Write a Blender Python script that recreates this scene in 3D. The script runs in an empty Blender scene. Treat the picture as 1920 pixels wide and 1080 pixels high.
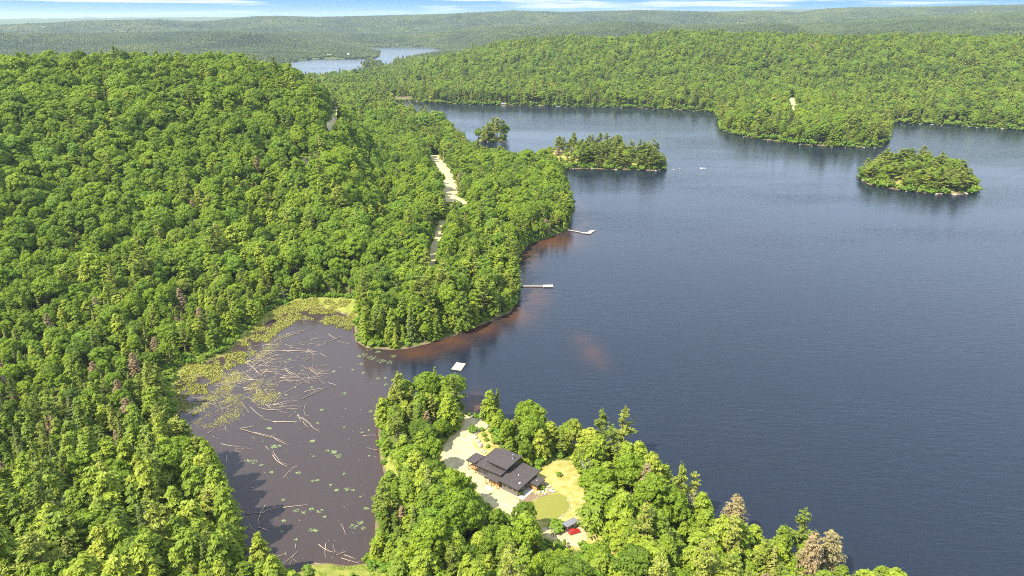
import bpy, math, random
import numpy as np
from mathutils import Vector, Matrix, noise as mn
random.seed(7)
RNG = np.random.default_rng(11)
R = math.radians
SC = bpy.context.scene
COL = SC.collection

# ------------------------------------------------------------------ camera
F_PX, PITCH, CAM_H = 1321.0, R(20.9), 160.0
cam = bpy.data.cameras.new('camera'); co = bpy.data.objects.new('camera', cam); COL.objects.link(co)
cam.sensor_width = 36; cam.lens = 36 * F_PX / 1920; cam.clip_start = 1; cam.clip_end = 90000
co.location = (0, 0, CAM_H); co.rotation_euler = (math.pi / 2 - PITCH, 0, 0)
SC.camera = co

def at(u, v, z=0.0):
    """world point seen at photo pixel (u, v) at height z"""
    dx = (u - 960) / F_PX; dz = -(v - 540) / F_PX
    X = dx; Y = math.cos(PITCH) + dz * math.sin(PITCH); Z = -math.sin(PITCH) + dz * math.cos(PITCH)
    t = (z - CAM_H) / Z
    return (X * t, Y * t)
def poly(pts, z=0.0):
    return np.array([at(p[0], p[1], p[2] if len(p) > 2 else z) for p in pts])

# ------------------------------------------------------------------ numpy noise
_P = RNG.random((256, 256))
def vnoise(x, y):
    xi = np.floor(x).astype(int); yi = np.floor(y).astype(int)
    fx = x - xi; fy = y - yi
    fx = fx * fx * (3 - 2 * fx); fy = fy * fy * (3 - 2 * fy)
    a = _P[xi % 256, yi % 256]; b = _P[(xi + 1) % 256, yi % 256]
    c = _P[xi % 256, (yi + 1) % 256]; d = _P[(xi + 1) % 256, (yi + 1) % 256]
    return (a * (1 - fx) + b * fx) * (1 - fy) + (c * (1 - fx) + d * fx) * fy - 0.5
def fbm(x, y, s, octs=3):
    r = 0; a = 1.0
    for k in range(octs):
        r = r + a * vnoise(x / s + 17.3 * k, y / s + 5.1 * k); s = s / 2.03; a *= 0.5
    return r
def smooth(a, b, x):
    t = np.clip((x - a) / (b - a), 0, 1); return t * t * (3 - 2 * t)

# ------------------------------------------------------------------ shores (photo pixels; third number = height seen there)
LAKE = poly([
 (455,1085),(452,1040),(448,1000),(425,930),(385,880),(350,835),(333,795),(340,762),(328,742),(338,716),(395,702),(408,690),
 (382,682),(420,668),(450,645),(480,622),(512,600),(535,588),(560,580),(610,580),(652,592),(662,612),(668,640),(690,652),(735,655),
 (770,652),(800,645),(835,635),(868,622),(910,605),(955,586),(972,562),(974,540),(966,505),(972,480),(990,458),(1030,444),
 (1066,431),(1072,405),(1064,365),(1056,330,2),(1052,312,4),(1050,292,17),(1020,287,19),(980,284,20),(930,275,21),(892,265,22),(862,240,23),
 (835,219,24),(800,207,24),(770,200,24),(742,194,20),
 (735,190),(770,190),(830,194),(870,195),(900,196),(1000,198),(1100,200),(1200,202),(1270,206),(1320,208),(1345,212),(1350,225),(1352,244),
 (1380,252),(1420,260),(1480,268),(1530,273),(1600,276),(1655,275),(1664,262),(1664,248),(1672,230),(1740,232),(1800,236),
 (1860,240),(1925,245),(2100,252),(2500,270),(3200,420),(3600,1400),(2500,1420),(2100,1250,15),(1900,1150,15),
 (1850,1120,15),(1800,1078,15),(1745,1052,15),(1690,1058,14),(1650,1038,15),(1615,1046,12),(1590,1008,15),(1530,992,15),(1490,968,15),(1450,962,15),(1410,958,14),
 (1380,932,15),(1330,918,15),(1300,888,15),(1260,872,14),(1218,850,13),(1200,815,15),(1180,790,17),(1140,778,16),(1110,787,16),
 (1085,787,15),(1050,775,15),(1000,750,15),(960,737,15),(935,730,15),(915,740,14),(906,757,10),(918,772,3),(922,788,0),(914,797,0),
 (898,786,0),(882,782),(871,779),(869,769),(883,752),(881,745,3),(876,735,7),(852,710,11),(818,700,13),(780,708,13),(758,716,12),
 (730,724,10),(712,748,8),(706,792,4),(711,830),(714,870),(718,905),(713,935),(708,965),(704,1000),(692,1030),(688,1056),
 (650,1062),(600,1058),(580,1060),(565,1074),(520,1084)])
ISLANDS = [poly(p) for p in (
 [(896,262),(905,258),(925,257),(946,259),(948,265),(930,266),(905,266)],
 [(1018,300),(1030,280,2),(1055,283),(1100,288),(1150,290),(1200,296),(1235,305),(1250,317),(1225,320),(1190,318),(1150,318),(1100,316),(1060,317),(1058,309),(1035,306)],
 [(1614,336),(1622,318,2),(1650,312),(1700,312),(1760,318),(1800,330),(1825,345),(1829,360),(1800,365),(1750,364),(1700,358),(1660,352),(1630,346)])]
FARLAKE = poly([(500,142),(520,122),(560,113),(600,110),(650,110),(700,109),(713,104),(712,98),(690,94),(668,91),(690,89),(740,88),(800,88),(829,93),
 (826,98,6),(790,100,12),(748,106,16),(738,112,18),(740,121,18),(700,131,18),(640,139,18),(560,143,18),(510,148,18)])
FARISLE = poly([(676,125),(680,119),(700,117),(714,119),(716,123),(700,126)])
DEEP = (LAKE, FARLAKE)

def inside(P, x, y):
    r = np.zeros(x.shape, bool); n = len(P)
    for i in range(n):
        x1, y1 = P[i]; x2, y2 = P[(i + 1) % n]
        if y1 == y2: continue
        c = ((y1 > y) != (y2 > y)) & (x < (x2 - x1) * (y - y1) / (y2 - y1) + x1)
        r ^= c
    return r
def edge_dist(P, x, y, closed=True):
    best = np.full(x.shape, 1e12); n = len(P)
    for i in range(n if closed else n - 1):
        x1, y1 = P[i]; x2, y2 = P[(i + 1) % n]
        dx, dy = x2 - x1, y2 - y1; L = dx * dx + dy * dy + 1e-9
        t = np.clip(((x - x1) * dx + (y - y1) * dy) / L, 0, 1)
        d = (x - x1 - t * dx) ** 2 + (y - y1 - t * dy) ** 2
        np.minimum(best, d, out=best)
    return np.sqrt(best)
def shore_dist(x, y):
    """signed distance to water: positive on land"""
    w = inside(LAKE, x, y); d = edge_dist(LAKE, x, y); s = np.where(w, -d, d)
    for I in ISLANDS:
        di = edge_dist(I, x, y); s = np.where(inside(I, x, y), di, np.where(w, np.maximum(s, -di), s))
    w2 = inside(FARLAKE, x, y); d2 = edge_dist(FARLAKE, x, y)
    s = np.where(w2, -d2, np.where(s > 0, np.minimum(s, d2), s))
    di = edge_dist(FARISLE, x, y); s = np.where(inside(FARISLE, x, y), di, np.where(w2, np.maximum(s, -di), s))
    return s + fbm(x, y, 14.0, 2) * np.clip(1.0 + np.abs(s) * 0.1, 1, 3) * 1.6

# ------------------------------------------------------------------ relief
def crest(pts, D, back=None):
    """pts: (u, v) of a skyline at distance D -> arrays azimuth, distance, height"""
    az, rr, hh = [], [], []
    for p in pts:
        u, v = p[0], p[1]; dist = p[2] if len(p) > 2 else D
        dx = (u - 960) / F_PX; dz = -(v - 540) / F_PX
        X = dx; Y = math.cos(PITCH) + dz * math.sin(PITCH); Z = -math.sin(PITCH) + dz * math.cos(PITCH)
        t = dist / math.hypot(X, Y)
        az.append(math.atan2(X, Y)); rr.append(dist); hh.append(CAM_H + Z * t)
    return np.array(az), np.array(rr), np.array(hh)
C_LEFT = crest([(-700,125),(-300,115),(0,112),(100,108),(200,110),(300,109),(400,107),(470,116),(520,126),(560,146,800),(600,172,760),(640,215,740),(690,262,720)], 830)
C_MID = crest([(-300,190),(500,184),(560,176),(620,168),(680,158),(735,138),(780,112),(830,98),(900,90),(960,80),(1000,73),(1100,71),(1200,69),(1290,66),(1400,72),(1500,74),
               (1600,76),(1750,72),(1920,69),(2300,75),(2700,90)], 2150)
C_FAR1 = crest([(-600,62),(0,66),(200,62),(400,58),(560,60),(700,64),(800,62),(840,56),(900,50),(1000,48),(1150,46),(1300,52),(1400,50),(1500,44),(1600,38),(1750,30),(1920,22),(2400,24)], 4900)
C_FAR2 = crest([(-600,50),(0,48),(60,46),(160,41),(280,38),(380,42),(480,32),(520,31),(600,33),(760,29),(840,27),(900,24),(960,21),(1060,24),(1200,20),(1340,23),(1420,22),
                (1500,24),(1560,17),(1600,15),(1700,14),(1800,12),(1920,10),(2400,14)], 7600)
C_FAR3 = crest([(-600,40),(0,38),(100,36),(300,33),(500,31),(700,31),(900,30),(1100,26),(1330,24),(1420,18),(1560,16),(1700,17),(1920,20),(2400,22)], 15000)
def ridge(x, y, C, front, back, canopy):
    az = np.arctan2(x, np.maximum(y, 1)); r = np.hypot(x, y)
    D = np.interp(az, C[0], C[1]); Hh = np.maximum(np.interp(az, C[0], C[2]) - canopy, 0)
    t = r - D
    k = np.where(t < 0, 1 - smooth(0, front, -t), 1 - smooth(0, back, t))
    # fade outside the table
    return Hh * k
SITE = poly([(880,775),(905,785),(935,830),(985,880),(1040,860),(1095,890),(1115,980),(1110,1010),(1060,1040),(1000,1000),(930,960),(880,940),(820,880),(815,850),(845,800)], 3.0)
LEFT_END = C_LEFT[0][-1]
def height(x, y, s):
    d = np.maximum(s, 0)
    h = 0.5 + 3.0 * (1 - np.exp(-d / 9)) + 9 * (1 - np.exp(-np.maximum(d - 15, 0) / 90))
    r = np.hypot(x, y); az = np.arctan2(x, np.maximum(y, 1))
    low = smooth(1450, 1700, r) * (1 - smooth(2500, 2700, r)) * (1 - smooth(-0.16, -0.10, az))
    h = h + fbm(x, y, 120.0, 3) * 14 * smooth(25, 160, d)
    h = h * (1 - .72 * low)
    h = np.maximum(h, 0.5 + 0.05 * d.clip(0, 30))
    lf = ridge(x, y, C_LEFT, 430, 420, 15) * (1 - smooth(LEFT_END - 0.02, LEFT_END + 0.06, az))
    md = ridge(x, y, C_MID, 800, 500, 14)
    f1 = ridge(x, y, C_FAR1, 1700, 900, 10); f2 = ridge(x, y, C_FAR2, 2200, 1800, 8); f3 = ridge(x, y, C_FAR3, 5500, 9000, 0)
    shore = smooth(5, 260, d)
    rug = (fbm(x, y, 300.0, 3) * 26 + fbm(x, y, 90, 2) * 8)
    env = smooth(400, 620, r)
    h = np.maximum(h, (lf + rug * 0.40 * np.clip(lf / 40, 0, 1) * smooth(50, 350, np.abs(r - 830) + 40)) * smooth(5, 150, d))
    h = np.maximum(h, (md + np.minimum(rug, 4) * np.clip(md / 40, 0, 1)) * smooth(4, 420, d) + h * (1 - smooth(4, 420, d)))
    rug2 = fbm(x, y, 900.0, 4) * 70 + np.abs(fbm(x, y, 420.0, 2)) * 60
    f1 = f1 + 1.6 * rug2 * np.clip(f1 / 60, 0, 1) * smooth(0, 900, 4900 - r)
    h = np.maximum(h, f1 * smooth(5, 500, d))
    h = np.maximum(h, f2 + rug2 * 1.2 * np.clip(f2 / 60, 0, 1) * smooth(0, 1200, np.abs(7600 - r)))
    h = np.maximum(h, f3 + rug2 * np.clip(f3 / 60, 0, 1) * smooth(0, 3000, np.abs(15000 - r)))
    # flat pad round the cottage, cottage peninsula low
    pad = np.where(inside(SITE, x, y), 1.0, 1 - smooth(0, 14, edge_dist(SITE, x, y)))
    pad = pad * smooth(0, 9, d)
    h = h * (1 - pad) + 3.0 * pad
    return np.where(s > 0, h * smooth(-0.5, 3, s) + 0.05, np.maximum(-6.0, s * 0.35))

# fan-shaped grid, apex behind the camera
def fan(nc, nr, r0, r1, a, apex):
    az = np.linspace(-a, a, nc); rr = r0 * (r1 / r0) ** np.linspace(0, 1, nr)
    A, Q = np.meshgrid(az, rr)
    return (np.sin(A) * Q).ravel(), (np.cos(A) * Q + apex).ravel()
def grid_faces(nc, nr):
    i = np.arange(nc - 1)[None, :] + nc * np.arange(nr - 1)[:, None]
    i = i.ravel(); return np.stack([i, i + 1, i + nc + 1, i + nc], 1)

# ------------------------------------------------------------------ mesh helpers
def mesh_np(name, V, Fq, mats=None, smooth_=False, fm=None):
    """V (n,3); Fq (m,4) quads or (m,3) tris or list of both"""
    me = bpy.data.meshes.new(name)
    if not isinstance(Fq, list): Fq = [Fq]
    Fq = [f for f in Fq if len(f)]
    V = np.asarray(V, dtype=np.float32)
    me.vertices.add(len(V)); me.vertices.foreach_set('co', V.ravel())
    nl = sum(f.size for f in Fq); nf = sum(len(f) for f in Fq)
    me.loops.add(nl); me.polygons.add(nf)
    me.loops.foreach_set('vertex_index', np.concatenate([f.ravel() for f in Fq]).astype(np.int32))
    tot = np.concatenate([np.full(len(f), f.shape[1]) for f in Fq]); st = np.concatenate([[0], np.cumsum(tot)[:-1]])
    me.polygons.foreach_set('loop_start', st.astype(np.int32)); me.polygons.foreach_set('loop_total', tot.astype(np.int32))
    for m in (mats or []): me.materials.append(m)
    if fm is not None: me.polygons.foreach_set('material_index', np.asarray(fm, dtype=np.int32))
    me.polygons.foreach_set('use_smooth', np.full(nf, smooth_))
    me.update(calc_edges=True); me.validate()
    return me
def link(name, me, parent=None, loc=None):
    o = bpy.data.objects.new(name, me); COL.objects.link(o)
    if parent: o.parent = parent
    if loc is not None: o.location = loc
    return o
def tag(o, label=None, cat=None, group=None, kind=None):
    if label: o['label'] = label
    if cat: o['category'] = cat
    if group: o['group'] = group
    if kind: o['kind'] = kind
    return o
def empty(name, loc=(0, 0, 0), rz=0.0, **k):
    o = bpy.data.objects.new(name, None); COL.objects.link(o); o.location = loc; o.rotation_euler = (0, 0, rz)
    o.empty_display_size = 0.5
    return tag(o, **k)
class MB:
    def __init__(s): s.v = []; s.f = []
    def add(s, vs, fs):
        n = len(s.v); s.v += [tuple(v) for v in vs]; s.f += [tuple(i + n for i in f) for f in fs]; return s
    def box(s, x0, x1, y0, y1, z0, z1, top=None):
        """top: per-corner heights (00,10,11,01) if the top is sloped"""
        t = top or (z1,) * 4
        s.add([(x0,y0,z0),(x1,y0,z0),(x1,y1,z0),(x0,y1,z0),(x0,y0,t[0]),(x1,y0,t[1]),(x1,y1,t[2]),(x0,y1,t[3])],
              [(0,3,2,1),(4,5,6,7),(0,1,5,4),(1,2,6,5),(2,3,7,6),(3,0,4,7)]); return s
    def slab(s, x0, x1, y0, y1, z, th):
        """z: four corner heights, thickness th"""
        s.add([(x0,y0,z[0]-th),(x1,y0,z[1]-th),(x1,y1,z[2]-th),(x0,y1,z[3]-th),(x0,y0,z[0]),(x1,y0,z[1]),(x1,y1,z[2]),(x0,y1,z[3])],
              [(0,3,2,1),(4,5,6,7),(0,1,5,4),(1,2,6,5),(2,3,7,6),(3,0,4,7)]); return s
    def tube(s, pts, rad, sides=6, cap=True):
        n0 = len(s.v); pts = [Vector(p) for p in pts]; m = len(pts)
        for i, p in enumerate(pts):
            d = (pts[min(i + 1, m - 1)] - pts[max(i - 1, 0)]).normalized()
            a = d.cross(Vector((0, 0, 1)) if abs(d.z) < 0.9 else Vector((1, 0, 0))).normalized(); b = d.cross(a)
            r = rad[i] if hasattr(rad, '__len__') else rad
            for k in range(sides):
                t = 2 * math.pi * k / sides; q = p + a * (math.cos(t) * r) + b * (math.sin(t) * r); s.v.append(tuple(q))
        for i in range(m - 1):
            for k in range(sides):
                k2 = (k + 1) % sides
                s.f.append((n0 + i * sides + k, n0 + i * sides + k2, n0 + (i + 1) * sides + k2, n0 + (i + 1) * sides + k))
        if cap:
            s.f.append(tuple(n0 + k for k in range(sides))[::-1]); s.f.append(tuple(n0 + (m - 1) * sides + k for k in range(sides)))
        return s
    def mesh(s, name, mat, sm=False):
        me = bpy.data.meshes.new(name); me.from_pydata(s.v, [], s.f); me.materials.append(mat)
        if sm: me.polygons.foreach_set('use_smooth', [True] * len(me.polygons))
        me.update(); return me
    def build(s, name, mat, parent=None, sm=False, bevel=0):
        o = link(name, s.mesh(name, mat, sm), parent)
        if bevel:
            m = o.modifiers.new('bevel', 'BEVEL'); m.width = bevel; m.segments = 2; m.limit_method = 'ANGLE'
        return o

# ------------------------------------------------------------------ materials
def mat(name):
    m = bpy.data.materials.new(name); m.use_nodes = True; nt = m.node_tree
    b = nt.nodes['Principled BSDF']; return m, nt, b
def N(nt, t, **k):
    n = nt.nodes.new(t)
    for a, v in k.items(): setattr(n, a, v)
    return n
def ramp(nt, fac, stops):
    r = N(nt, 'ShaderNodeValToRGB'); e = r.color_ramp.elements
    while len(e) < len(stops): e.new(0.5)
    for el, (p, c) in zip(e, stops): el.position = p; el.color = (*c, 1)
    nt.links.new(fac, r.inputs[0]); return r.outputs[0]
def mixc(nt, fac, a, b, mode='MIX'):
    m = N(nt, 'ShaderNodeMix', data_type='RGBA', blend_type=mode)
    for s, i in ((fac, 0), (a, 6), (b, 7)):
        if hasattr(s, 'links'): nt.links.new(s, m.inputs[i])
        elif isinstance(s, tuple): m.inputs[i].default_value = (*s, 1)
        else: m.inputs[i].default_value = s
    return m.outputs[2]
def wnoise(nt, scale, detail=3, rough=0.5, sx=(1, 1, 1), rot=0.0):
    g = N(nt, 'ShaderNodeNewGeometry'); mp = N(nt, 'ShaderNodeMapping'); mp.inputs['Scale'].default_value = sx
    mp.inputs['Rotation'].default_value = (0, 0, rot)
    n = N(nt, 'ShaderNodeTexNoise'); n.inputs['Scale'].default_value = scale; n.inputs['Detail'].default_value = detail
    n.inputs['Roughness'].default_value = rough
    nt.links.new(g.outputs['Position'], mp.inputs[0]); nt.links.new(mp.outputs[0], n.inputs['Vector']); return n.outputs[0]
def math_(nt, op, a, b=None, c=None):
    m = N(nt, 'ShaderNodeMath', operation=op)
    for i, s in enumerate((a, b, c)):
        if s is None: continue
        if hasattr(s, 'links'): nt.links.new(s, m.inputs[i])
        else: m.inputs[i].default_value = s
    return m.outputs[0]
def simple(name, col, rough=0.7, var=0.25, scale=3.0, metal=0.0, sx=(1, 1, 1), bump=0.0):
    m, nt, b = mat(name); n = wnoise(nt, scale, 4, 0.6, sx)
    c = ramp(nt, n, [(0.3, tuple(x * (1 - var) for x in col)), (0.7, tuple(min(1, x * (1 + var)) for x in col))])
    nt.links.new(c, b.inputs['Base Color']); b.inputs['Roughness'].default_value = rough; b.inputs['Metallic'].default_value = metal
    if bump:
        bp = N(nt, 'ShaderNodeBump'); bp.inputs['Strength'].default_value = bump; nt.links.new(n, bp.inputs['Height']); nt.links.new(bp.outputs[0], b.inputs['Normal'])
    return m
def foliage(name, stops, trans=0.25, island=0.5, per=0.75, stand=1.0, sscale=0.006):
    m, nt, b = mat(name)
    oi = N(nt, 'ShaderNodeObjectInfo'); g = N(nt, 'ShaderNodeNewGeometry')
    big = wnoise(nt, sscale, 5, 0.65)
    # kind of tree (per tree) + stand (large patches) pick the hue, every leaf varies a little
    f = math_(nt, 'ADD', math_(nt, 'MULTIPLY', oi.outputs['Random'], per), math_(nt, 'MULTIPLY', math_(nt, 'SUBTRACT', big, 0.38), stand))
    c = ramp(nt, f, stops)
    v = math_(nt, 'ADD', math_(nt, 'MULTIPLY', g.outputs['Random Per Island'], island), 1 - island / 2)
    vc = N(nt, 'ShaderNodeCombineColor'); nt.links.new(v, vc.inputs[0]); nt.links.new(v, vc.inputs[1]); vc.inputs[2].default_value = 1.0
    c = mixc(nt, 1.0, c, vc.outputs[0], 'MULTIPLY')
    nt.links.new(c, b.inputs['Base Color']); b.inputs['Roughness'].default_value = 0.55
    b.inputs['Specular IOR Level'].default_value = 0.25
    tr = N(nt, 'ShaderNodeBsdfTranslucent'); tc = mixc(nt, 1.0, c, (1.1, 1.15, 0.5), 'MULTIPLY'); nt.links.new(tc, tr.inputs[0])
    mx = N(nt, 'ShaderNodeMixShader'); mx.inputs[0].default_value = trans
    nt.links.new(b.outputs[0], mx.inputs[1]); nt.links.new(tr.outputs[0], mx.inputs[2]); nt.links.new(mx.outputs[0], nt.nodes['Material Output'].inputs[0])
    return m
M = {}
M['broad'] = foliage('broadleaf_foliage', [(0.0, (0.11,0.18,0.024)), (0.2, (0.17,0.25,0.025)), (0.5, (0.23,0.325,0.025)), (0.72, (0.285,0.37,0.028)), (0.86, (0.20,0.32,0.034)), (0.95, (0.33,0.37,0.05)), (1.0, (0.27,0.29,0.08))], 0.45, 0.5)
M['hemlock'] = foliage('hemlock_foliage', [(0.0, (0.13,0.18,0.022)), (0.35, (0.20,0.275,0.024)), (0.7, (0.275,0.34,0.028)), (1.0, (0.36,0.38,0.045))], 0.3, 0.5)
M['pine'] = foliage('pine_foliage', [(0.0, (0.15,0.20,0.03)), (0.5, (0.25,0.30,0.04)), (1.0, (0.36,0.37,0.07))], 0.3, 0.5)
M['spruce'] = foliage('spruce_foliage', [(0.0, (0.07,0.10,0.025)), (0.4, (0.15,0.19,0.035)), (0.7,(0.25,0.26,0.05)), (1.0, (0.36,0.33,0.08))], 0.2, 0.5)
M['dead'] = foliage('dead_needles', [(0.0, (0.25,0.165,0.085)), (0.5, (0.30,0.21,0.11)), (1.0, (0.26,0.22,0.09))], 0.1, 0.4)
M['shrub'] = foliage('shrub_foliage', [(0.0, (0.12,0.22,0.02)), (0.5, (0.18,0.29,0.025)), (1.0, (0.27,0.34,0.04))], 0.25)
M['grass'] = foliage('marsh_grass_blades', [(0.0, (0.23,0.25,0.05)), (0.5, (0.33,0.31,0.065)), (1.0, (0.40,0.33,0.10))], 0.25, 0.5)
M['lily'] = foliage('lily_leaf', [(0.0, (0.20,0.26,0.10)), (0.5, (0.26,0.33,0.13)), (1.0, (0.32,0.37,0.18))], 0.1, 0.5)
M['bark'] = simple('bark', (0.13,0.095,0.07), 0.9, 0.4, 1.5)
M['bark_pale'] = simple('pale_bark', (0.42,0.38,0.32), 0.85, 0.3, 1.5)
M['drift'] = foliage('driftwood', [(0.0, (0.17,0.14,0.11)), (0.4, (0.30,0.24,0.19)), (0.7, (0.42,0.33,0.25)), (1.0, (0.50,0.42,0.33))], 0.0, 0.3)
M['rock'] = simple('granite', (0.36,0.31,0.24), 0.85, 0.3, 0.8, bump=0.3)

# ------------------------------------------------------------------ tree generators (numpy)
def unit(v): return v / (np.linalg.norm(v, axis=-1, keepdims=True) + 1e-9)
def rand_dirs(rng, n):
    return unit(rng.normal(size=(n, 3)))
def quads(c, n, t, hl, hw, rng=None):
    """leaf quads: centre c, normal n, long axis t, half length/width"""
    t = unit(t - n * np.sum(t * n, -1, keepdims=True)); b = np.cross(n, t)
    hl = np.broadcast_to(np.asarray(hl, float).reshape(-1, 1), (len(c), 1)); hw = np.broadcast_to(np.asarray(hw, float).reshape(-1, 1), (len(c), 1))
    V = np.stack([c - t * hl - b * hw * .45, c - t * hl * .1 - b * hw * 1.1 + n*0, c + t * hl, c - t * hl * .1 + b * hw * 1.1], 1)
    V[:, 0] = c - t * hl
    return V.reshape(-1, 3), np.arange(len(c) * 4).reshape(-1, 4)
def join(parts):
    V = []; Fs = {}; off = 0
    for v, f in parts:
        for g in (f if isinstance(f, list) else [f]):
            Fs.setdefault(g.shape[1], []).append(g + off)
        V.append(v); off += len(v)
    return np.concatenate(V), [np.concatenate(Fs[k]) for k in sorted(Fs)]
def ico_arr(sub=1):
    import bmesh
    bm = bmesh.new(); bmesh.ops.create_icosphere(bm, subdivisions=sub, radius=1); bm.verts.ensure_lookup_table()
    V = np.array([v.co[:] for v in bm.verts]); Fc = np.array([[v.index for v in f.verts] for f in bm.faces]); bm.free(); return V, Fc
ICO1 = ico_arr(1); ICO2 = ico_arr(2)

def broad_crown(seed, Rr=5.0, H=17.0, clumps=34, leaves=120, leaf=0.42, low=0.30):
    rng = np.random.default_rng(seed)
    cz = H * (0.5 + low / 2 + 0.02); rz = H * (1 - low) / 2 * 0.93
    i = np.arange(clumps); ph = i * 2.39996 + rng.random() * 6; z = 1 - 1.55 * (i + 0.5) / clumps
    z = np.clip(z + rng.normal(0, .07, clumps), -0.62, 1); q = np.sqrt(np.maximum(1 - z * z, 0))
    D = np.stack([np.cos(ph) * q, np.sin(ph) * q, z], 1) + rng.normal(0, .1, (clumps, 3)); D = unit(D)
    lop = 1 + 0.22 * np.sin(ph * 1 + rng.random() * 6) * q + rng.normal(0, .10, clumps)
    C = D * np.array([Rr, Rr, rz]) * (0.80 * lop)[:, None] + np.array([0, 0, cz])
    r = Rr * rng.uniform(.17, .36, clumps)
    C = np.vstack([C, rng.normal(0, .25, (5, 3)) * [Rr, Rr, rz] + [0, 0, cz]]); r = np.append(r, np.full(5, Rr * .45)); D = np.vstack([D, rand_dirs(rng, 5)])
    parts = []
    for k in range(len(C)):
        n = int(leaves * (r[k] / (Rr * .27)) ** 1.6)
        d = rand_dirs(rng, n * 2); d = d[(d @ D[k] > -0.25) | (d[:, 2] > 0.1)][:n]
        lump = 1 + 0.16 * np.sin(d[:, 0] * 6 + k) * np.cos(d[:, 1] * 5 + 2 * k)
        P = C[k] + d * [1, 1, .72] * (r[k] * rng.uniform(.78, 1.12, len(d)) * lump)[:, None]
        nn = unit(d * 1.1 + rng.normal(0, .42, d.shape) + [0, 0, .45])
        parts.append(quads(P, nn, rand_dirs(rng, len(d)), leaf * rng.uniform(.7, 1.35, len(d)), leaf * .62 * rng.uniform(.8, 1.2, len(d))))
        parts.append((ICO1[0] * [r[k] * .72, r[k] * .72, r[k] * .52] + C[k] + rng.normal(0, .03 * r[k], ICO1[0].shape), ICO1[1]))
    return join(parts)
def tube_np(pts, rad, sides=5):
    mb = MB(); mb.tube(pts, rad, sides, cap=False); return np.array(mb.v), np.array(mb.f)
def broad_trunk(seed, Rr=5.0, H=17.0):
    rng = random.Random(seed); parts = []
    lean = [rng.uniform(-.3, .3) for _ in range(2)]
    tp = [(lean[0] * t * 2, lean[1] * t * 2, H * .62 * t - .3) for t in (0, .08, .35, .7, 1)]
    parts.append(tube_np(tp, [H * .026, H * .019, H * .016, H * .011, H * .006], 6))
    for k in range(7):
        t = rng.uniform(.4, .95); a = rng.uniform(0, 6.28); L = Rr * rng.uniform(.5, .8); z0 = H * .62 * t
        p0 = (lean[0] * t * 2, lean[1] * t * 2, z0)
        parts.append(tube_np([p0, (p0[0] + math.cos(a) * L * .5, p0[1] + math.sin(a) * L * .5, z0 + L * .45), (p0[0] + math.cos(a) * L, p0[1] + math.sin(a) * L, z0 + L * .8)], [H * .008, H * .006, H * .003], 4))
    return join(parts)
def conifer_crown(seed, Rr=4.0, H=18.0, gap=0.75, nb=8, segs=9, low=0.12, droop=0.25, shape=0.75, twig=0.85, wide=0.3, sparse=0.0, jag=0.18):
    rng = np.random.default_rng(seed); Cs = []; Ns = []; Ts = []; HL = []; HW = []
    z = H * low
    while z < H * 0.985:
        t = (z - H * low) / (H * (1 - low))
        Lr = Rr * (1 - t) ** shape * min(1, .55 + t * 4) + .25
        for k in range(max(4, int(nb * (.5 + .5 * (1 - t)) + .5))):
            if rng.random() < sparse: continue
            a = rng.random() * 6.283; L = Lr * rng.uniform(1 - jag * 1.8, 1 + jag)
            zz = z + rng.uniform(-.4, .4) * gap
            s = (np.arange(segs) + rng.random(segs) * .6 + .8) / segs
            d = np.array([math.cos(a), math.sin(a), 0]); sd = np.array([-math.sin(a), math.cos(a), 0])
            lift = .25 * t
            P = d * (s * L)[:, None] + np.array([0, 0, 1]) * (zz + lift * s * L - droop * L * s ** 2.2)[:, None]
            slope = lift - droop * 2.2 * s ** 1.2
            for sg in (-1, 1):
                ang = rng.uniform(.5, 1.05, segs)
                T = d * np.cos(ang)[:, None] + sd * (sg * np.sin(ang))[:, None] + np.array([0, 0, 1]) * (slope - .12 + rng.normal(0, .12, segs))[:, None]
                T = unit(T); tl = twig * (1.15 - .55 * s) * rng.uniform(.7, 1.25, segs) * (.45 + .55 * min(1, L / 2.5))
                Nn = unit(np.array([0, 0, 1.0]) + rng.normal(0, .33, (segs, 3)) + d * .35 + sd * sg * .15)
                Cs.append(P + T * (tl * .6)[:, None]); Ns.append(Nn); Ts.append(T); HL.append(tl * .75); HW.append(np.full(segs, wide) * rng.uniform(.75, 1.25, segs))
        z += gap * rng.uniform(.8, 1.2) * (1 - .35 * t)
    C = np.vstack(Cs)
    v, f = quads(C, np.vstack(Ns), np.vstack(Ts), np.concatenate(HL), np.concatenate(HW))
    tipv, tipf = quads(np.array([[0, 0, H * .99]] * 3), unit(np.array([[1, 0, .1], [0, 1, .1], [.7, .7, .1]])), np.array([[0, 0, 1.0]] * 3), .7, .16)
    return join([(v, f), (tipv, tipf)])
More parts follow.
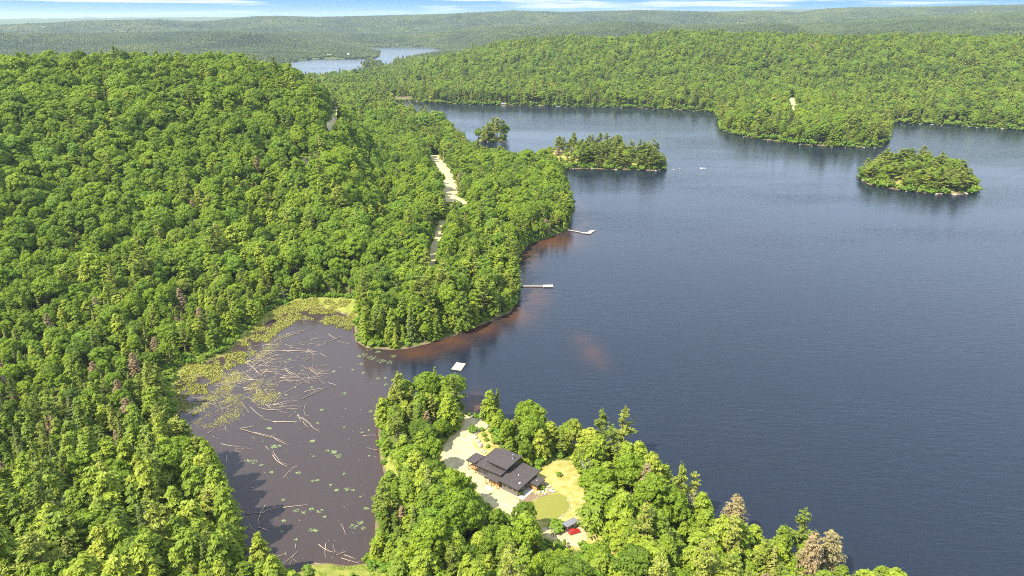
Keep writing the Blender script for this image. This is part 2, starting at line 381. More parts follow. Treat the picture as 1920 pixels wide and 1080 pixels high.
def pine_crown(seed, Rr=4.2, H=21.0, low=0.38, tuft=0.5, dens=1.0):
    """white pine: uneven tiers of nearly level branches carrying flat plumes of needles"""
    rng = np.random.default_rng(seed); parts = []
    z = H * low; wind = rng.random() * 6.28
    while z < H * .97:
        t = (z - H * low) / (H * (1 - low)); Lr = Rr * (1.0 - .78 * t ** 1.3) * rng.uniform(.72, 1.12)
        for k in range(rng.integers(3, 6)):
            a = rng.random() * 6.28; L = Lr * rng.uniform(.5, 1.15) * (1 + .2 * math.cos(a - wind))
            d = np.array([math.cos(a), math.sin(a), 0]); sd = np.array([-d[1], d[0], 0])
            for s in np.linspace(.45, 1.0, max(2, int(L / .95))):
                n = int(26 * dens * rng.uniform(.7, 1.2)); w = .95 * (.6 + .4 * L / Rr)
                c0 = d * s * L + np.array([0, 0, z + L * s * .12 + .25 * s * s * L * .3])
                q = rng.normal(0, 1, (n, 3)) * [w * .5, w * .5, .17] + c0 + sd * rng.normal(0, .25)
                T = unit(d + rng.normal(0, .6, (n, 3)) + [0, 0, .4]); Nn = unit(rng.normal(0, .5, (n, 3)) + [0, 0, 1])
                parts.append(quads(q, Nn, T, tuft * rng.uniform(.6, 1.2, n), tuft * .38))
        z += H * rng.uniform(.042, .075)
    n = 30; q = rng.normal(0, 1, (n, 3)) * [.35, .35, .5] + [0, 0, H * .97]
    parts.append(quads(q, rand_dirs(rng, n), unit(rng.normal(0, .5, (n, 3)) + [0, 0, 1]), tuft, tuft * .3))
    return join(parts)
def conifer_trunk(seed, H=18.0, Rr=4.0, limbs=14, low=.1, r=.017, sparse_limb=.75):
    rng = random.Random(seed); parts = [tube_np([(0, 0, -.4), (0, 0, H * .05), (rng.uniform(-.1, .1), 0, H * .5), (0, 0, H * .98)], [H * r * 1.3, H * r, H * r * .6, .03], 6)]
    for k in range(limbs):
        t = rng.uniform(low, .93); a = rng.uniform(0, 6.28); L = Rr * (1 - t) ** .8 * sparse_limb + .3; z0 = H * t
        parts.append(tube_np([(0, 0, z0), (math.cos(a) * L * .6, math.sin(a) * L * .6, z0 + L * .1), (math.cos(a) * L, math.sin(a) * L, z0 + L * .02)], [.09, .05, .02], 4))
    return join(parts)
def bare_tree(seed, H=13.0, depth=4):
    rng = random.Random(seed); parts = []
    def grow(p, d, L, r, k):
        q = p + d * L * .5 + Vector((rng.uniform(-.1, .1), rng.uniform(-.1, .1), 0)) * L; e = p + d * L
        parts.append(tube_np([p, q, e], [r, r * .8, r * .6], 4 if k < depth else 5))
        if k == 0: return
        for j in range(3 if k > 1 else 4):
            nd = (d + Vector((rng.uniform(-1, 1), rng.uniform(-1, 1), rng.uniform(-.1, .6))) * .75).normalized()
            grow(p + d * L * rng.uniform(.55, 1), nd, L * rng.uniform(.55, .75), r * .55, k - 1)
    grow(Vector((0, 0, -.3)), Vector((rng.uniform(-.08, .08), rng.uniform(-.08, .08), 1)).normalized(), H * .42, H * .014, depth)
    return join(parts)

# kinds -> list of (crown arrays, trunk arrays, crown material, trunk material)
KIND = {}
KIND['broadleaf_tree'] = [(broad_crown(s, Rr, H, cl, lv, lf), broad_trunk(s, Rr, H), 'broad', 'bark') for s, Rr, H, cl, lv, lf in
    ((1, 4.4, 15.5, 54, 95, .36), (2, 3.8, 16.5, 46, 95, .36), (3, 5.2, 15, 66, 85, .38), (4, 3.5, 14, 40, 95, .34), (5, 4.3, 17, 56, 90, .36), (6, 4.9, 14, 48, 120, .38), (7, 3.3, 12.5, 36, 100, .34), (8, 5.8, 17, 74, 90, .40))]
KIND['hemlock_tree'] = [(conifer_crown(s, Rr, H, gap, nb, 8, .10, dr, sh, tw * 1.2, .27), conifer_trunk(s, H, Rr), 'hemlock', 'bark') for s, Rr, H, gap, nb, dr, sh, tw in
    ((11, 4.7, 16.5, .95, 11, .30, .60, 1.1), (12, 5.4, 17.5, 1.05, 12, .24, .52, 1.15), (13, 4.2, 15.5, .9, 10, .34, .68, 1.0), (14, 5.0, 15.5, 1.0, 11, .20, .5, 1.1), (15, 4.4, 18.5, 1.0, 11, .30, .66, 1.1))]
KIND['pine_tree'] = [(pine_crown(s, Rr, H, low), conifer_trunk(s, H, Rr, 26, .3, .013, .95), 'pine', 'bark') for s, Rr, H, low in
    ((21, 4.4, 21, .34), (22, 3.8, 22.5, .42), (23, 4.8, 19.5, .30))]
KIND['spruce_tree'] = [(conifer_crown(s, Rr, H, .6, 8, 6, .06, .22, .95, .7, .22), conifer_trunk(s, H, Rr, 6), 'spruce', 'bark') for s, Rr, H in
    ((31, 2.4, 16), (32, 2.0, 14.5), (33, 2.8, 17))]
KIND['dead_tree'] = [(conifer_crown(s, Rr, H, .62, 10, 8, .12, .15, .62, .95, .14, .06, .22), conifer_trunk(s, H, Rr, 40, .1, .013, .9), 'dead', 'bark_pale') for s, Rr, H in
    ((41, 4.0, 15), (42, 2.2, 15), (43, 4.8, 14))]
KIND['bare_tree'] = [(None, bare_tree(s, H), None, 'bark_pale') for s, H in ((51, 12), (52, 10), (53, 14))]
MESH = {}; CROWN_R = dict(broadleaf_tree=5.0, hemlock_tree=4.0, pine_tree=4.0, spruce_tree=2.3, dead_tree=2.6, bare_tree=3.0)
for kd, vs in KIND.items():
    for i, (cr, tr, cm, tm) in enumerate(vs):
        MESH[kd, i, 'c'] = mesh_np(kd + '_crown', cr[0], cr[1], [M[cm]]) if cr else None
        MESH[kd, i, 't'] = mesh_np(kd + '_trunk', tr[0], tr[1], [M[tm]], True)
def nvar(kd): return len(KIND[kd])

# ------------------------------------------------------------------ terrain
gx, gy = fan(760, 820, 95.0, 34000.0, R(64), -140.0)
gs = shore_dist(gx, gy); gz = height(gx, gy, gs)
def H_at(x, y):
    x = np.atleast_1d(np.asarray(x, float)); y = np.atleast_1d(np.asarray(y, float))
    s = shore_dist(x, y); return height(x, y, s), s
def hz(x, y): return float(H_at(x, y)[0][0])

# roads as centre lines in the photo (height guessed, refined on the relief)
def ray_hit(u, v, lift=0.0):
    """march the camera ray until it meets the relief"""
    dx = (u - 960) / F_PX; dz = -(v - 540) / F_PX
    X = dx; Y = math.cos(PITCH) + dz * math.sin(PITCH); Z = -math.sin(PITCH) + dz * math.cos(PITCH)
    t = np.linspace(120, 6000, 6000); px, py, pz = X * t, Y * t, CAM_H + Z * t
    h, s = H_at(px, py); h = np.maximum(h, 0) + lift
    k = np.argmax(pz < h)
    return (float(px[k]), float(py[k]))
ROADS = [  # (pixels, width metres)
 ([(812,292),(818,300),(828,312),(836,325),(841,340),(845,358),(842,372),(848,380)], 12.0),
 ([(842,366),(855,370),(864,376),(872,384)], 5.0),
 ([(831,415),(826,430),(820,452),(814,470),(810,488),(806,502)], 5.5),
 ([(624,200),(632,208),(628,222),(620,234),(617,246)], 4.5),
 ([(567,298),(574,308),(584,316),(600,320),(620,324)], 5.0),
 ([(1484,184),(1486,195),(1490,205),(1492,214)], 12.0)]
ROADW = []
for pts, w in ROADS:
    P = np.array([ray_hit(u, v) for u, v in pts])
    # resample with a spline-like smoothing
    Q = []
    for i in range(len(P) - 1):
        p0, p1, p2, p3 = P[max(i-1,0)], P[i], P[i+1], P[min(i+2,len(P)-1)]
        n = max(3, int(np.hypot(*(p2 - p1)) / 4))
        for t in np.arange(n) / n:
            Q.append(0.5 * ((2*p1) + (-p0+p2)*t + (2*p0-5*p1+4*p2-p3)*t*t + (-p0+3*p1-3*p2+p3)*t**3))
    Q.append(P[-1]); ROADW.append((np.array(Q), w))
# clearings (pixels at the ground)
def k1(X, Y): return (640 + X / 2.7, 680 + Y / 2.7)
GRAVEL = poly([k1(*p) for p in [(625,262),(655,278),(700,285),(745,318),(735,335),(695,345),(665,395),(690,440),(720,470),(800,560),(880,678),(900,700),(908,735),(880,765),(858,778),
    (800,745),(735,705),(690,660),(655,600),(620,575),(560,548),(515,522),(510,470),(520,435),(560,380),(615,330),(622,290)]], 3.0)
DRYGRASS = poly([k1(*p) for p in [(740,330),(700,350),(676,395),(700,440),(720,470),(900,560),(1000,560),(1030,530),(1110,505),(1180,512),(1190,580),(1215,660),(1235,740),(1265,830),(1300,890),(1345,960),(1420,1080),
    (1330,1080),(1290,960),(1240,905),(1200,935),(1120,930),(1060,885),(1010,870),(1015,835),(1060,815),(960,800),(900,740),(905,700),(840,590)]], 3.0)
PARKING = poly([k1(*p) for p in [(1015,842),(1075,835),(1140,855),(1225,790),(1262,850),(1240,900),(1190,932),(1120,925),(1060,890)]], 3.0)
LAWN = poly([k1(940 + 0, 745)] and [k1(*p) for p in [(925,735),(985,693),(1060,668),(1110,665),(1145,685),(1158,715),(1150,745),(1120,775),(1070,800),(1020,808),(975,790),(940,765)]], 3.0)
BED = poly([k1(*p) for p in [(900,698),(915,668),(960,655),(1000,672),(1060,648),(1085,655),(1060,664),(985,690),(925,730),(905,722)]], 3.0)
BANK = poly([(722,850),(735,862),(750,880),(752,900),(748,925),(742,945),(722,935),(716,905),(712,880)], 1.5)
ENDGRASS = poly([(520,1090),(565,1070),(580,1058),(600,1056),(640,1060),(688,1060),(715,1085),(700,1130),(520,1130)], 1.0)
MARSH = poly([(418,668),(448,643),(476,616),(509,590),(531,578),(556,570),(598,566),(659,570),(668,607),(655,620),(625,611),(600,606),(572,606),(560,616),(558,628),(535,640),(505,650),(480,664),(455,682),(432,694),(418,690),(425,676)], .4)
MARSH2 = poly([(325,745),(330,705),(385,668),(405,668),(418,690),(412,712),(388,722),(392,742),(368,752),(376,770),(350,785),(336,782)], .4)
PATCH = poly([(1000,1085),(985,1065),(975,1040),(990,1020),(1015,1010),(1030,1030),(1020,1060),(1015,1085)], 3.0)
BEACH = poly([(714,184),(762,185),(775,191),(712,192)])
CLEAR = [(BEACH, 1.0), (GRAVEL, 1.0), (DRYGRASS, 0.5), (PARKING, 1.0), (LAWN, 1.0), (BANK, -1.0), (MARSH, 1.0), (MARSH2, 1.0), (ENDGRASS, 0.0)]
def clear_dist(x, y):
    c = np.full(x.shape, 1e9)
    for P, m in CLEAR:
        d = edge_dist(P, x, y); d = np.where(inside(P, x, y), -d, d); c = np.minimum(c, d - m)
    for Q, w in ROADW:
        c = np.minimum(c, edge_dist(Q, x, y, False) - w * .5 - 1.0)
    return c

# terrain material: forest floor, grass and sand picked by a mask of where each grows
zone = np.zeros((len(gx), 4), np.float32); zone[:, 3] = 1
near = np.hypot(gx, gy) < 700
nx_, ny_ = gx[near], gy[near]
def soft(P, w=1.5):
    d = edge_dist(P, nx_, ny_); return np.where(inside(P, nx_, ny_), 1.0, 1 - smooth(0, w, d))
gr = np.zeros(near.sum()); gr = np.maximum(gr, soft(BANK, 4)); gr = np.maximum(gr, soft(ENDGRASS, 4)); gr = np.maximum(gr, soft(MARSH, 4)); gr = np.maximum(gr, soft(MARSH2, 4))
dr = np.maximum(soft(DRYGRASS, 3), soft(PATCH, 2)); dr = np.maximum(dr, soft(GRAVEL, 3) * .8)
for Q, w in ROADW[:3]:
    gr = np.maximum(gr, 1 - smooth(w * .5, w * .5 + 6, edge_dist(Q, nx_, ny_, False)))
isn = np.zeros(len(gx), bool)
for I in ISLANDS: isn |= inside(I, gx, gy)
zone[isn, 0] = .8; zone[near, 0] = gr; zone[near, 1] = dr; zone[isn, 1] = .45
sh = (gs > -3) & (gs < 2.2)
zone[:, 2] = np.where(gs > -3, 1 - smooth(0.2, 1.5, gs), 1.0)
rr_ = np.hypot(gx, gy); zone[:, 2] *= np.where((rr_ > 420) & (gs > -1), np.where((fbm(gx, gy, 60.0, 2) > .28), .9, .0), 1)
bch = (edge_dist(BEACH, gx, gy) < 12) | inside(BEACH, gx, gy)
zone[isn | bch, 1] = .45; zone[bch, 2] = .7
zone[isn, 2] = 1 - smooth(1.5, 4.5, gs[isn])
me = mesh_np('ground', np.stack([gx, gy, gz], 1), grid_faces(760, 820), smooth_=True)
ca = me.color_attributes.new('zone', 'FLOAT_COLOR', 'POINT'); ca.data.foreach_set('color', zone.ravel())
m, nt, b = mat('ground')
at_ = N(nt, 'ShaderNodeAttribute', attribute_name='zone'); sp = N(nt, 'ShaderNodeSeparateColor'); nt.links.new(at_.outputs['Color'], sp.inputs[0])
n1 = wnoise(nt, 0.35, 5, .65); n2 = wnoise(nt, 0.05, 4, .6); n3 = wnoise(nt, 0.004, 5, .65)
floor_ = ramp(nt, n1, [(0.3, (0.06,0.085,0.018)), (0.6, (0.12,0.15,0.028)), (0.8, (0.12,0.10,0.05))])
far_ = ramp(nt, n3, [(0.35, (0.045,0.07,0.018)), (0.65, (0.095,0.12,0.025))])
cd = N(nt, 'ShaderNodeNewGeometry'); ln = N(nt, 'ShaderNodeVectorMath', operation='LENGTH'); nt.links.new(cd.outputs['Position'], ln.inputs[0])
fr = N(nt, 'ShaderNodeMapRange'); fr.inputs[1].default_value = 2500; fr.inputs[2].default_value = 5000; nt.links.new(ln.outputs['Value'], fr.inputs[0])
c = mixc(nt, fr.outputs[0], floor_, far_)
grass_ = ramp(nt, n1, [(0.3, (0.16,0.18,0.035)), (0.7, (0.29,0.29,0.06))])
dry_ = ramp(nt, n1, [(0.3, (0.24,0.22,0.05)), (0.5, (0.37,0.31,0.09)), (0.7, (0.46,0.38,0.17))])
def thr(ch, k=0.35):
    a = math_(nt, 'ADD', ch, math_(nt, 'MULTIPLY', math_(nt, 'SUBTRACT', n1, .5), k)); mr = N(nt, 'ShaderNodeMapRange'); mr.inputs[1].default_value = .35; mr.inputs[2].default_value = .65
    nt.links.new(a, mr.inputs[0]); return mr.outputs[0]
c = mixc(nt, thr(sp.outputs[0], 1.0), c, grass_); c = mixc(nt, thr(sp.outputs[1], .8), c, dry_)
sand_ = ramp(nt, n1, [(0.35, (0.10,0.085,0.04)), (0.7, (0.24,0.18,0.11))])
c = mixc(nt, thr(sp.outputs[2], .9), c, sand_)
nt.links.new(c, b.inputs['Base Color']); b.inputs['Roughness'].default_value = 0.95; b.inputs['Specular IOR Level'].default_value = .1
bp = N(nt, 'ShaderNodeBump'); bp.inputs['Strength'].default_value = 1.0; bp.inputs['Distance'].default_value = 6.0
nb_ = wnoise(nt, 0.09, 3, .6); hh_ = math_(nt, 'MULTIPLY', nb_, fr.outputs[0]); nt.links.new(hh_, bp.inputs['Height']); nt.links.new(bp.outputs[0], b.inputs['Normal'])
me.materials.append(m)
tag(link('ground', me), 'wooded land round the lake with shores, low slopes and far ridges', kind='structure')

# ------------------------------------------------------------------ water
wx, wy = fan(420, 420, 95.0, 12000.0, R(64), -140.0)
ws = -shore_dist(wx, wy)
shal = np.zeros(len(wx))
def blob(u, v, ru, rv, k):
    global shal
    cx, cy = at(u, v); ax = at(u + ru, v); ay = at(u, v - rv)
    a1 = np.hypot(ax[0]-cx, ax[1]-cy); a2 = np.hypot(ay[0]-cx, ay[1]-cy)
    d = np.sqrt(((wx-cx)/a1)**2 + ((wy-cy)/a2)**2); shal = np.maximum(shal, k * np.exp(-d * d))
for bb in ((1030,452,55,16,.9),(1080,436,30,8,.5),(990,480,22,20,.7),(978,520,16,28,.5),(1000,555,30,22,.55),(960,590,40,18,.75),(900,615,40,16,.85),(840,638,45,16,.9),(780,660,50,14,.85),
           (1092,640,20,16,.30),(1112,662,22,18,.42),(1128,682,16,10,.3),(1078,386,18,10,.4),(890,768,16,28,1.0),(884,775,20,14,1.0),(1092,420,20,8,.3),(905,790,24,12,1.0)): blob(*bb)
pond = smooth(0, 25, at(0,0)[0]*0 + 1e9 - 0 * wx) * 0
PONDP = poly([(330,1100),(330,700),(520,560),(668,560),(672,660),(712,740),(700,800),(720,1000),(690,1100)])
dpd = edge_dist(PONDP, wx, wy); pond = np.where(inside(PONDP, wx, wy), 1.0, 1 - smooth(0, 22, dpd))
wa = np.zeros((len(wx), 4), np.float32); wa[:, 0] = shal; wa[:, 1] = pond; wa[:, 2] = np.exp(-np.maximum(ws, 0) / 1.6) * .35; wa[:, 3] = 1
me = mesh_np('lake_water', np.stack([wx, wy, np.zeros_like(wx)], 1), grid_faces(420, 420))
ca = me.color_attributes.new('bed', 'FLOAT_COLOR', 'POINT'); ca.data.foreach_set('color', wa.ravel())
m, nt, b = mat('lake_water')
at_ = N(nt, 'ShaderNodeAttribute', attribute_name='bed'); sp = N(nt, 'ShaderNodeSeparateColor'); nt.links.new(at_.outputs['Color'], sp.inputs[0])
nz = wnoise(nt, .12, 4, .65)
sf = math_(nt, 'MAXIMUM', sp.outputs[0], sp.outputs[2]); sf = math_(nt, 'MULTIPLY', sf, math_(nt, 'ADD', math_(nt, 'MULTIPLY', nz, 1.2), .4))
deep = mixc(nt, sp.outputs[1], (0.010,0.0155,0.026), (0.050,0.037,0.034))
c = mixc(nt, math_(nt, 'MINIMUM', sf, 1.0), deep, (0.085,0.038,0.018))
nt.links.new(c, b.inputs['Base Color']); b.inputs['IOR'].default_value = 1.33; b.inputs['Roughness'].default_value = 0.15
def wave(scale, sx, rot, det): return wnoise(nt, scale, det, .55, sx, rot)
w1 = wave(1.0, (.22, 1.05, 1), R(-9), 2); w2 = wave(.35, (.3, 1.0, 1), R(14), 2); w3 = wave(.05, (.4, 1.0, 1), R(-5), 2)
patch = wnoise(nt, .007, 4, .6, (.35, 1, 1), R(12))
calm = math_(nt, 'MULTIPLY', math_(nt, 'SUBTRACT', 1.0, math_(nt, 'MULTIPLY', sp.outputs[1], .82)), math_(nt, 'MAXIMUM', math_(nt, 'ADD', math_(nt, 'MULTIPLY', patch, 4.0), -1.3), .2))
hh_ = math_(nt, 'ADD', math_(nt, 'MULTIPLY', w1, 1.0), math_(nt, 'MULTIPLY', w2, 1.2))
bp = N(nt, 'ShaderNodeBump'); bp.inputs['Distance'].default_value = 0.55
nt.links.new(math_(nt, 'MULTIPLY', calm, .30), bp.inputs['Strength']); nt.links.new(hh_, bp.inputs['Height']); nt.links.new(bp.outputs[0], b.inputs['Normal'])
me.materials.append(m)
tag(link('lake_water', me), 'dark blue lake with a brown log-filled pond arm and reddish shallows', kind='structure')

# ------------------------------------------------------------------ sheets: roads, gravel, lawn
M['gravel'] = simple('pale_gravel', (0.46,0.375,0.20), .95, .24, .35)
M['sandroad'] = simple('sandy_road', (0.52,0.43,0.21), .95, .18, .3)
m, nt, b = mat('mown_lawn')
g = N(nt, 'ShaderNodeNewGeometry'); mp = N(nt, 'ShaderNodeMapping'); mp.inputs['Rotation'].default_value = (0, 0, R(-64)); nt.links.new(g.outputs['Position'], mp.inputs[0])
wv = N(nt, 'ShaderNodeTexWave'); wv.inputs['Scale'].default_value = .38; wv.inputs['Distortion'].default_value = .6; nt.links.new(mp.outputs[0], wv.inputs[0])
c = mixc(nt, wv.outputs['Fac'], (0.145,0.16,0.02), (0.195,0.205,0.028)); c = mixc(nt, wnoise(nt, 1.2, 3), c, (0.23,0.21,0.035)); nt.links.new(c, b.inputs['Base Color']); b.inputs['Roughness'].default_value = .9
M['lawn'] = m
M['mulch'] = simple('bark_mulch', (0.20,0.14,0.08), .95, .35, 2.5)
def flat_sheet(name, P, z, material, label):
    from mathutils.geometry import tessellate_polygon
    # soften outline with extra noisy points
    Q = []
    n = len(P)
    for i in range(n):
        p0, p1, p2, p3 = P[i-1], P[i], P[(i+1) % n], P[(i+2) % n]
        k = max(2, int(np.hypot(*(p2-p1)) / 1.0))
        for t in np.arange(k) / k:
            q = 0.5 * ((2*p1) + (-p0+p2)*t + (2*p0-5*p1+4*p2-p3)*t*t + (-p0+3*p1-3*p2+p3)*t**3); j = .35
            Q.append((q[0] + random.uniform(-j, j), q[1] + random.uniform(-j, j), z))
    tris = tessellate_polygon([[Vector(q) for q in Q]])
    me = bpy.data.meshes.new(name); me.from_pydata(Q, [], [tuple(t) for t in tris]); me.materials.append(material)
    # upright normals
    me.update()
    if len(me.polygons) and me.polygons[0].normal.z < 0: me.flip_normals()
    return tag(link(name, me), label, kind='structure')
flat_sheet('driveway', GRAVEL, 3.09, M['gravel'], 'pale gravel yard and drive running round the dark cottage to the beach')
flat_sheet('parking_area', PARKING, 3.10, M['gravel'], 'pale gravel turning place in front of the small shed')
flat_sheet('lawn', LAWN, 3.11, M['lawn'], 'mown green lawn with stripes below the cottage')
flat_sheet('mulch_bed', BED, 3.12, M['mulch'], 'brown mulch bed between cottage and lawn')
for i, (Q, w) in enumerate(ROADW):
    V = []; n = len(Q)
    for j, p in enumerate(Q):
        d = Q[min(j+1, n-1)] - Q[max(j-1, 0)]; d = d / (np.hypot(*d) + 1e-9); s_ = np.array([-d[1], d[0]])
        ww = w * (.5 + .12 * math.sin(j * .9 + i) + .06 * math.sin(j * 2.3))
        for k in (-1, -.5, 0, .5, 1):
            q = p + s_ * ww * k; V.append([q[0], q[1], 0])
    V = np.array(V); V[:, 2] = H_at(V[:, 0], V[:, 1])[0] + .35
    Fq = np.array([[a*5+k, a*5+k+1, a*5+k+6, a*5+k+5] for a in range(n-1) for k in range(4)])
    me = mesh_np('road', V, Fq, [M['sandroad']], True)
    if me.polygons[0].normal.z < 0: me.flip_normals()
    tag(link('road', me), ['wide sandy road clearing on the wooded shore', 'short sandy spur beside the wide road clearing', 'narrow sandy road between the trees above the far dock',
        'sandy track on the ridge at the forest edge', 'thin sandy track curving among the hill trees', 'sandy cut in the forest across the lake'][i], kind='structure')

# ------------------------------------------------------------------ forest placement
HAND = []   # (kind, variant, u_base, v_base, zscale) trees one can pick out; base pixel at ground
def jgrid(x0, x1, y0, y1, s, rng):
    nx = int((x1-x0)/s); ny = int((y1-y0)/(s*.87))
    ii, jj = np.meshgrid(np.arange(nx), np.arange(ny)); X = x0 + (ii + .5*(jj % 2)) * s; Y = y0 + jj * s * .87
    X = X.ravel() + rng.uniform(-.36, .36, nx*ny) * s; Y = Y.ravel() + rng.uniform(-.36, .36, nx*ny) * s; return X, Y
def in_view(x, y, m=1.0):
    d = np.hypot(x, y); az = np.arctan2(x, y)
    lim = np.interp(d, [120, 300, 1000, 4000], [R(50), R(44), R(40.5), R(39)])
    return (np.abs(az) < lim) & (y > 0) & (d > 95)
TX, TY, TK, TV, TS, TZ, TRAD = [], [], [], [], [], [], []
kinds = ['broadleaf_tree', 'hemlock_tree', 'pine_tree', 'spruce_tree', 'dead_tree', 'bare_tree']
def plant(X, Y, mn_s, scale):
    Z, S = H_at(X, Y); r = np.hypot(X, Y)
    ok = in_view(X, Y) & (S > mn_s)
    X, Y, Z, S = X[ok], Y[ok], Z[ok], S[ok]
    cd_ = clear_dist(X, Y); rad = 3.0
    ok = cd_ > 2.0; X, Y, Z, S = X[ok], Y[ok], Z[ok], S[ok]
    isl = np.zeros(len(X), bool)
    for I in ISLANDS: isl |= inside(I, X, Y)
    spit = inside(poly([(1008,310),(1022,276),(1060,276),(1078,296),(1074,325),(1040,325)]), X, Y) | inside(poly([(1180,292),(1194,290),(1200,325),(1178,325)]), X, Y)
    ok = (~isl | (RNG.random(len(X)) < .62)) & (~spit | (RNG.random(len(X)) < .22)); X, Y, Z, S = X[ok], Y[ok], Z[ok], S[ok]
    # far lake edge: none on water
    n = len(X); r = np.hypot(X, Y)
    stand = fbm(X, Y, 55.0, 2)
    con = np.interp(r, [150, 300, 420, 600, 1300], [.80, .60, .26, .12, .42]) + .28 * (1 - smooth(3, 22, S)) + stand * .55
    left_near = (X < -40) & (r < 330); con = np.where(left_near, con + .12, con)
    isl = np.zeros(n, bool)
    for I in ISLANDS: isl |= inside(I, X, Y)
    tip = (Y > 225) & (Y < 300) & (X > -62) & (X < -8); con = np.where(tip, con * .6, con)
    u = RNG.random(n); k = np.where(u < con, 1, 0)
    q = RNG.random(n)
    farshore = (r > 900) & (S < 60)
    k = np.where((k == 1) & ((q < .14) | (farshore & (q < .45))), 2, k)
    k = np.where(isl, np.where(q < .55, 2, np.where(q < .68, 1, 0)), k)
    k = np.where(~isl & (q > np.where(r > 1000, .90, .955)), 3, k)
    swamp = (X < -90) & (r > 260) & (r < 440) & (S < 130)
    k = np.where(swamp & (q > .86), 3, k)
    q2 = RNG.random(n); k = np.where((q2 < np.where(swamp, .05, .008)) & (r < 900), 4, k); k = np.where((q2 > .992) & (r < 500), 5, k)
    v = (RNG.random(n) * np.array([nvar(kinds[i]) for i in k])).astype(int)
    sc = (.58 + .78 * RNG.random(n) ** 1.4) * scale
    sc *= np.where((S < 6) & (k == 0), .8, 1.0); sc = np.where(swamp, sc * .72, sc)
    sc *= np.where(inside(np.array([at(700,1100), at(690,1000,3), at(712,745,8), at(820,697,14), at(880,745,8), at(840,800,3), at(820,880,3), at(760,1000,3), at(800,1100,3)]), X, Y), .85, 1)
    zs = sc * RNG.uniform(.95, 1.22, n) * np.where(isl & (k != 2), .72, 1) * np.where(isl & (k == 2), np.where(X > 200, .70, .92), 1)
    pen = (Y < 310) & (X > -66); zs = np.where(pen & (k == 1), zs * .80, zs)
    sc = np.where(isl & (k == 2), sc * 1.35, sc)
    hold = fbm(X, Y, 38.0, 2); sc = sc * (1 + .45 * np.clip(hold, -.5, .6)); zs = zs * (1 + .25 * np.clip(hold, -.5, .6))
    for L_, a in ((TX, X), (TY, Y), (TK, k), (TV, v), (TS, sc), (TZ, zs), (TRAD, Z)): L_.append(a)
rng2 = np.random.default_rng(5)
X, Y = jgrid(-420, 420, 90, 420, 4.9, rng2); d = np.hypot(X, Y); plant(X[d < 400], Y[d < 400], 1.6, .88)
X, Y = jgrid(-1000, 1000, 200, 1020, 5.1, rng2); d = np.hypot(X, Y); o_ = (d >= 400) & (d < 1000); plant(X[o_], Y[o_], 1.2, .9)
X, Y = jgrid(-2000, 2000, 500, 2700, 8.4, rng2); d = np.hypot(X, Y); o_ = (d >= 1000) & (d < 2700); plant(X[o_], Y[o_], -.5, 1.15)
X = np.concatenate(TX); Y = np.concatenate(TY); K = np.concatenate(TK); Vv = np.concatenate(TV); S_ = np.concatenate(TS); ZS = np.concatenate(TZ); G = np.concatenate(TRAD)
# trees one can single out: (kind, variant, u, v of the TOP, height of the top above water, trunk ground height, label)
SOLO = [
 ('pine_tree', 0, 1172, 764, 24, 1.10, 'tall open white pine rising highest over the water behind the cottage peninsula'),
 ('pine_tree', 1, 1130, 772, 21, .92, 'slim dark pine just left of the tallest open white pine'),
 ('hemlock_tree', 0, 917, 722, 19, 1.0, 'pointed hemlock standing right beside the small sandy boat inlet'),
 ('spruce_tree', 0, 932, 722, 18, 1.0, 'narrow pointed spruce touching the hemlock beside the sandy inlet'),
 ('spruce_tree', 2, 815, 692, 17, 1.0, 'pale pointed spruce at the tip of the cottage peninsula facing the raft'),
 ('pine_tree', 0, 914, 229, 25, 1.15, 'tallest round topped pine on the smallest islet'),
 ('pine_tree', 2, 906, 238, 22, 1.0, 'second pine at the left end of the smallest islet'),
 ('spruce_tree', 0, 927, 240, 19, 1.1, 'pointed spruce in the middle of the smallest islet'),
 ('pine_tree', 1, 938, 243, 19, .9, 'slender pine at the right end of the smallest islet'),
 ('pine_tree', 2, 1076, 243, 27, 1.2, 'tallest pine at the left of the long island'),
 ('pine_tree', 0, 1112, 249, 26, 1.15, 'tall pine in the middle of the long island'),
 ('pine_tree', 1, 1165, 254, 25, 1.1, 'tall pine right of the middle of the long island'),
 ('dead_tree', 0, 1382, 930, 17, 1.15, 'tan dead conifer with dense bare twigs at the right shore of the peninsula'),
 ('dead_tree', 2, 1562, 1000, 16, 1.2, 'broad reddish dead conifer near the bottom right shore'),
 ('dead_tree', 1, 340, 545, 16, 1.1, 'tall leaning brown dead conifer above the marsh'),
 ('dead_tree', 1, 85, 585, 13, .9, 'pale straw coloured dying conifer at the left edge of the forest'),
 ('dead_tree', 0, 245, 655, 12, .8, 'pale yellowish dead larch left of the log-filled pond'),
 ('bare_tree', 0, 1255, 948, 15, 1.0, 'white leafless snag between green hemlocks right of the shed'),
 ('bare_tree', 2, 1110, 865, 15, 1.0, 'grey half bare tree right of the cottage lawn'),
 ('broadleaf_tree', 2, 1118, 895, 15, 1.0, 'big bright green maple overhanging the track right of the lawn'),
 ('broadleaf_tree', 0, 985, 955, 13, .8, 'bright green maple in front of the cottage between gravel and lawn'),
 ('bare_tree', 1, 1040, 1000, 9, .9, 'grey brown leafless bush by the gravel turning place'),
 ('bare_tree', 1, 756, 812, 10, .9, 'pale twiggy bare tree inside the peninsula woods left of the gravel'),
 ('hemlock_tree', 1, 1168, 955, 17, 1.1, 'large yellow green hemlock right of the sandy track below the shed'),
 ('hemlock_tree', 3, 890, 945, 15, .95, 'dense hemlock below the cottage gravel at the bottom of the view'),
]
solo_xy = []
for kd, v, u, vv, ht, sc, lab in SOLO:
    x, y = at(u, vv, ht)
    if lab.startswith('tall leaning') or 'larch' in lab or 'dying' in lab:
        x, y = ray_hit(u, vv, 14)
    solo_xy.append((x, y))
SX = np.array(solo_xy)
keep = np.ones(len(X), bool)
